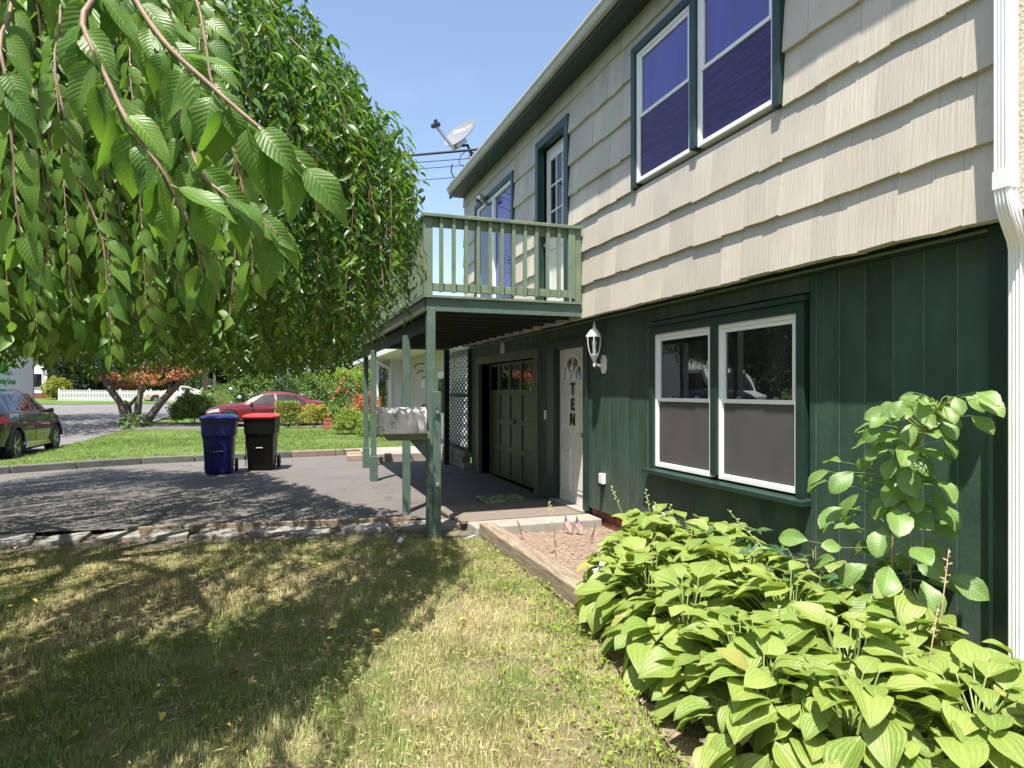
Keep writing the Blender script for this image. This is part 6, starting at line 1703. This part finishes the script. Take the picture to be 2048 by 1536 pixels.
# Japanese maple at the kerb
mx, my, _ = W(262, 28.6)
MP = thing('japanese_maple', (mx, my, .05), 'multi-trunked maple with coppery red leaves at the street kerb', 'tree')
S = 28.6 / 1324.
def mpt(px, py, dd_=0.): 
    v = P3(px, py, 28.6 + dd_); return v
for tr in ([(252, 856, .13), (247, 830, .12), (240, 805, .12), (225, 785, .13), (212, 765, .12), (205, 745, .10), (195, 700, .07)], [(254, 856, .17), (256, 830, .15), (255, 812, .13), (248, 802, .07)], [(256, 815, .06), (268, 800, .06), (282, 788, .06), (295, 770, .05), (300, 745, .04)],
           [(272, 852, .14), (274, 830, .14), (277, 805, .13), (281, 785, .10), (285, 760, .06), (290, 720, .04)], [(288, 852, .17), (303, 830, .14), (320, 806, .14), (340, 785, .12), (355, 770, .11), (368, 758, .10), (378, 745, .09), (388, 700, .06)], [(318, 808, .05), (330, 790, .04), (345, 760, .03)]):
    MB().tube([mpt(x_, y_, random.uniform(-.15, .15)) for x_, y_, r_ in tr], [r_ * 1.15 for _, _, r_ in tr], 9).build('trunk', M['bark'], MP, smooth='all')
cl_p, cl_d = [], []
rm_ = np.random.default_rng(40)
pads = [(225, 758, .75, .16), (255, 752, .8, .2), (290, 755, .7, .22), (300, 738, .8, .2), (325, 745, .8, .25), (350, 752, .6, .18), (330, 722, .5, .3), (375, 742, .6, .18), (240, 772, .4, .1), (270, 770, .45, .12), (310, 765, .4, .12), (358, 735, .5, .2)]
for i in range(26): pads.append((rm_.uniform(160, 440), rm_.uniform(560, 715), rm_.uniform(.7, 1.2), rm_.uniform(.2, .35)))
for (px, py, w_, h_) in pads:
    c = mpt(px, py, rm_.uniform(-1.2, .9)); n = int(680 * w_)
    d = norm(rm_.normal(0, 1, (n, 3))); cl_p.append(np.array(c) + d * np.array([w_, w_, h_]) * rm_.random((n, 1)) ** .4); cl_d.append(d)
cl_p = np.concatenate(cl_p); cl_d = np.concatenate(cl_d); n = len(cl_p)
scatter('foliage', cl_p, cl_d * np.array([1, 1, .3]) + rm_.normal(0, .6, (n, 3)) - np.array([0, 0, .3]), np.array([0, 0, 1.]) + rm_.normal(0, .5, (n, 3)), rm_.uniform(.07, .13, n), rm_.uniform(.05, .09, n), rm_.random(n), M['maple_leaf'], LEAF4, MP, kind='stuff')

def tree(name, label, x, y, z, h, rad, m, n, ll, seed, trunk_h=.3, group='trees beyond the street', lean=(0, 0)):
    t = thing(name, (x, y, z), label, 'tree', group); r = np.random.default_rng(seed)
    th = h * trunk_h
    MB().tube([(x, y, z - .3), (x + .1, y, z + th), (x - .1, y + .1, z + h * .75)], [.03 * h * .9, .022 * h, .006 * h], 8).build('trunk', M['bark'], t, smooth='all')
    lm = MB()
    for k in range(6):
        a = k * 1.05 + seed; lm.tube([(x, y, z + th + k * h * .05), (x + rad * .4 * math.cos(a), y + rad * .4 * math.sin(a), z + th + h * .15 + k * h * .06), (x + rad * .75 * math.cos(a), y + rad * .75 * math.sin(a), z + th + h * .25 + k * h * .07)], [.010 * h, .007 * h, .002 * h], 5)
    lm.build('limbs', M['bark'], t)
    P_, D_ = [], []
    nc = 34
    for k in range(nc):
        d = norm(r.normal(0, 1, 3)); d[2] = d[2] * .8 + .1
        c = np.array([x + lean[0], y + lean[1], z + th + (h - th) * .5]) + d * np.array([rad, rad, (h - th) * .52]) * r.uniform(.35, .95)
        cr = rad * r.uniform(.26, .44); mm_ = n // nc
        e = norm(r.normal(0, 1, (mm_, 3))); P_.append(c + e * cr * (1 - .5 * r.random((mm_, 1)) ** 2) * np.array([1, 1, .8])); D_.append(e)
    P_ = np.concatenate(P_); D_ = np.concatenate(D_); n2 = len(P_)
    scatter('crown', P_, D_ + r.normal(0, .7, (n2, 3)), D_ + np.array([0, 0, .7]) + r.normal(0, .5, (n2, 3)), ll * r.uniform(.7, 1.3, n2), ll * .62 * r.uniform(.7, 1.3, n2), np.clip(.45 + r.normal(0, .27, n2), 0, 1), m, LEAF4, t, kind='stuff')
TS = [(-40, 70, 11, 5, 0), (120, 75, 12, 5.5, 0), (215, 68, 10, 5, 0), (300, 72, 13, 6, 0), (385, 69, 11, 5, 0), (455, 74, 12, 5.5, 1), (530, 66, 11, 5, 1), (600, 72, 12, 6, 0), (670, 66, 10, 5, 1), (735, 74, 11, 5, 1), (170, 62, 6, 3.4, 0), (340, 64, 5, 3, 0), (-200, 60, 11, 5, 1)]
TL = ['dark green tree above the truck and far white house', 'dark green tree right of the far white house', 'dark green tree left above the maple', 'tallest dark tree directly behind the maple', 'dark green tree behind the thick utility pole', 'mid green tree right of the utility poles', 'mid green tree behind the red sedan bonnet', 'dark tree behind the red sedan roof', 'mid green tree behind the red sedan tail', 'mid green tree left of the white garage', 'low dark tree behind the left part of the picket fence', 'low dark tree behind the middle of the picket fence', 'mid green tree beyond the left edge of the view']
for i, (px, d, h, r_, k) in enumerate(TS):
    q = W(px, d); tree('leafy_tree', TL[i], q[0], q[1], gz(q[1]), h, r_, M['tree_mid'] if k else M['tree_dark'], 5200, .34, 100 + i, .12 if h > 7 else .05)
tree('street_tree', 'tall street tree over the road beyond the left edge, nearer one', -14.2, 28.0, 0, 11, 4.6, M['tree_mid'], 6000, .26, 140, .35, 'street trees over the road', (3.4, 0))
tree('street_tree', 'tall street tree over the road beyond the left edge, farther one', -14.4, 37.5, .1, 11, 4.4, M['tree_mid'], 6000, .26, 141, .35, 'street trees over the road', (3.6, 0))
# shrubs along the fence and by the far house
q = W(114, 58); bush('golden_shrub', 'golden conifer shrub beside the far white house', 'shrub', q[0], q[1], gz(q[1]), .95, .9, .92, 3600, .22, .08, M['bush_gold'], 60)
for i, (px, d, lab) in enumerate(((150, 60, 'dark rhododendron left of the picket fence start'), (178, 62, 'dark rhododendron behind the left end of the picket fence'), (232, 64, 'dark shrub behind the picket fence just left of the maple trunks'), (395, 62, 'dark shrub behind the fence left of the thick pole'))):
    q = W(px, d); bush('dark_shrub', lab, 'shrub', q[0], q[1] + 1.0, gz(q[1]), 1.5, 1.3, 1.1, 4200, .22, .09, M['bush_dark'], 61 + i, group='dark shrubs along the picket fence')
# far hedge row closing the view
n = 26000; x = rng.uniform(-70, 40, n); y = 84 + rng.normal(0, 2, n) + 2 * np.sin(x * .3); z = rng.random(n) ** .8 * (8.5 + 2.5 * np.sin(x * .37) + 1.5 * np.sin(x * 1.1)) + 1
d = norm(rng.normal(0, 1, (n, 3)))
scatter('woodland', np.stack([x, y, z], 1), d, d * .6 + np.array([0, -.5, .6]), rng.uniform(.5, .9, n), rng.uniform(.35, .6, n), rng.random(n), M['tree_dark'], LEAF4, kind='stuff', label='dark woodland closing the far end of the street', category='woodland')
n = 9000; y = rng.uniform(-30, 60, n); x = -30 + rng.normal(0, 2, n) + 2 * np.sin(y * .3); z = rng.random(n) ** .8 * (7 + 2.5 * np.sin(y * .37) + 1.5 * np.sin(y * 1.1)) + .2
d = norm(rng.normal(0, 1, (n, 3)))
scatter('woodland', np.stack([x, y, z], 1), d, d * .6 + np.array([.5, 0, .6]), rng.uniform(.6, 1., n), rng.uniform(.4, .7, n), rng.random(n), M['tree_dark'], LEAF4, kind='stuff', label='dark woodland across the street to the left', category='woodland')
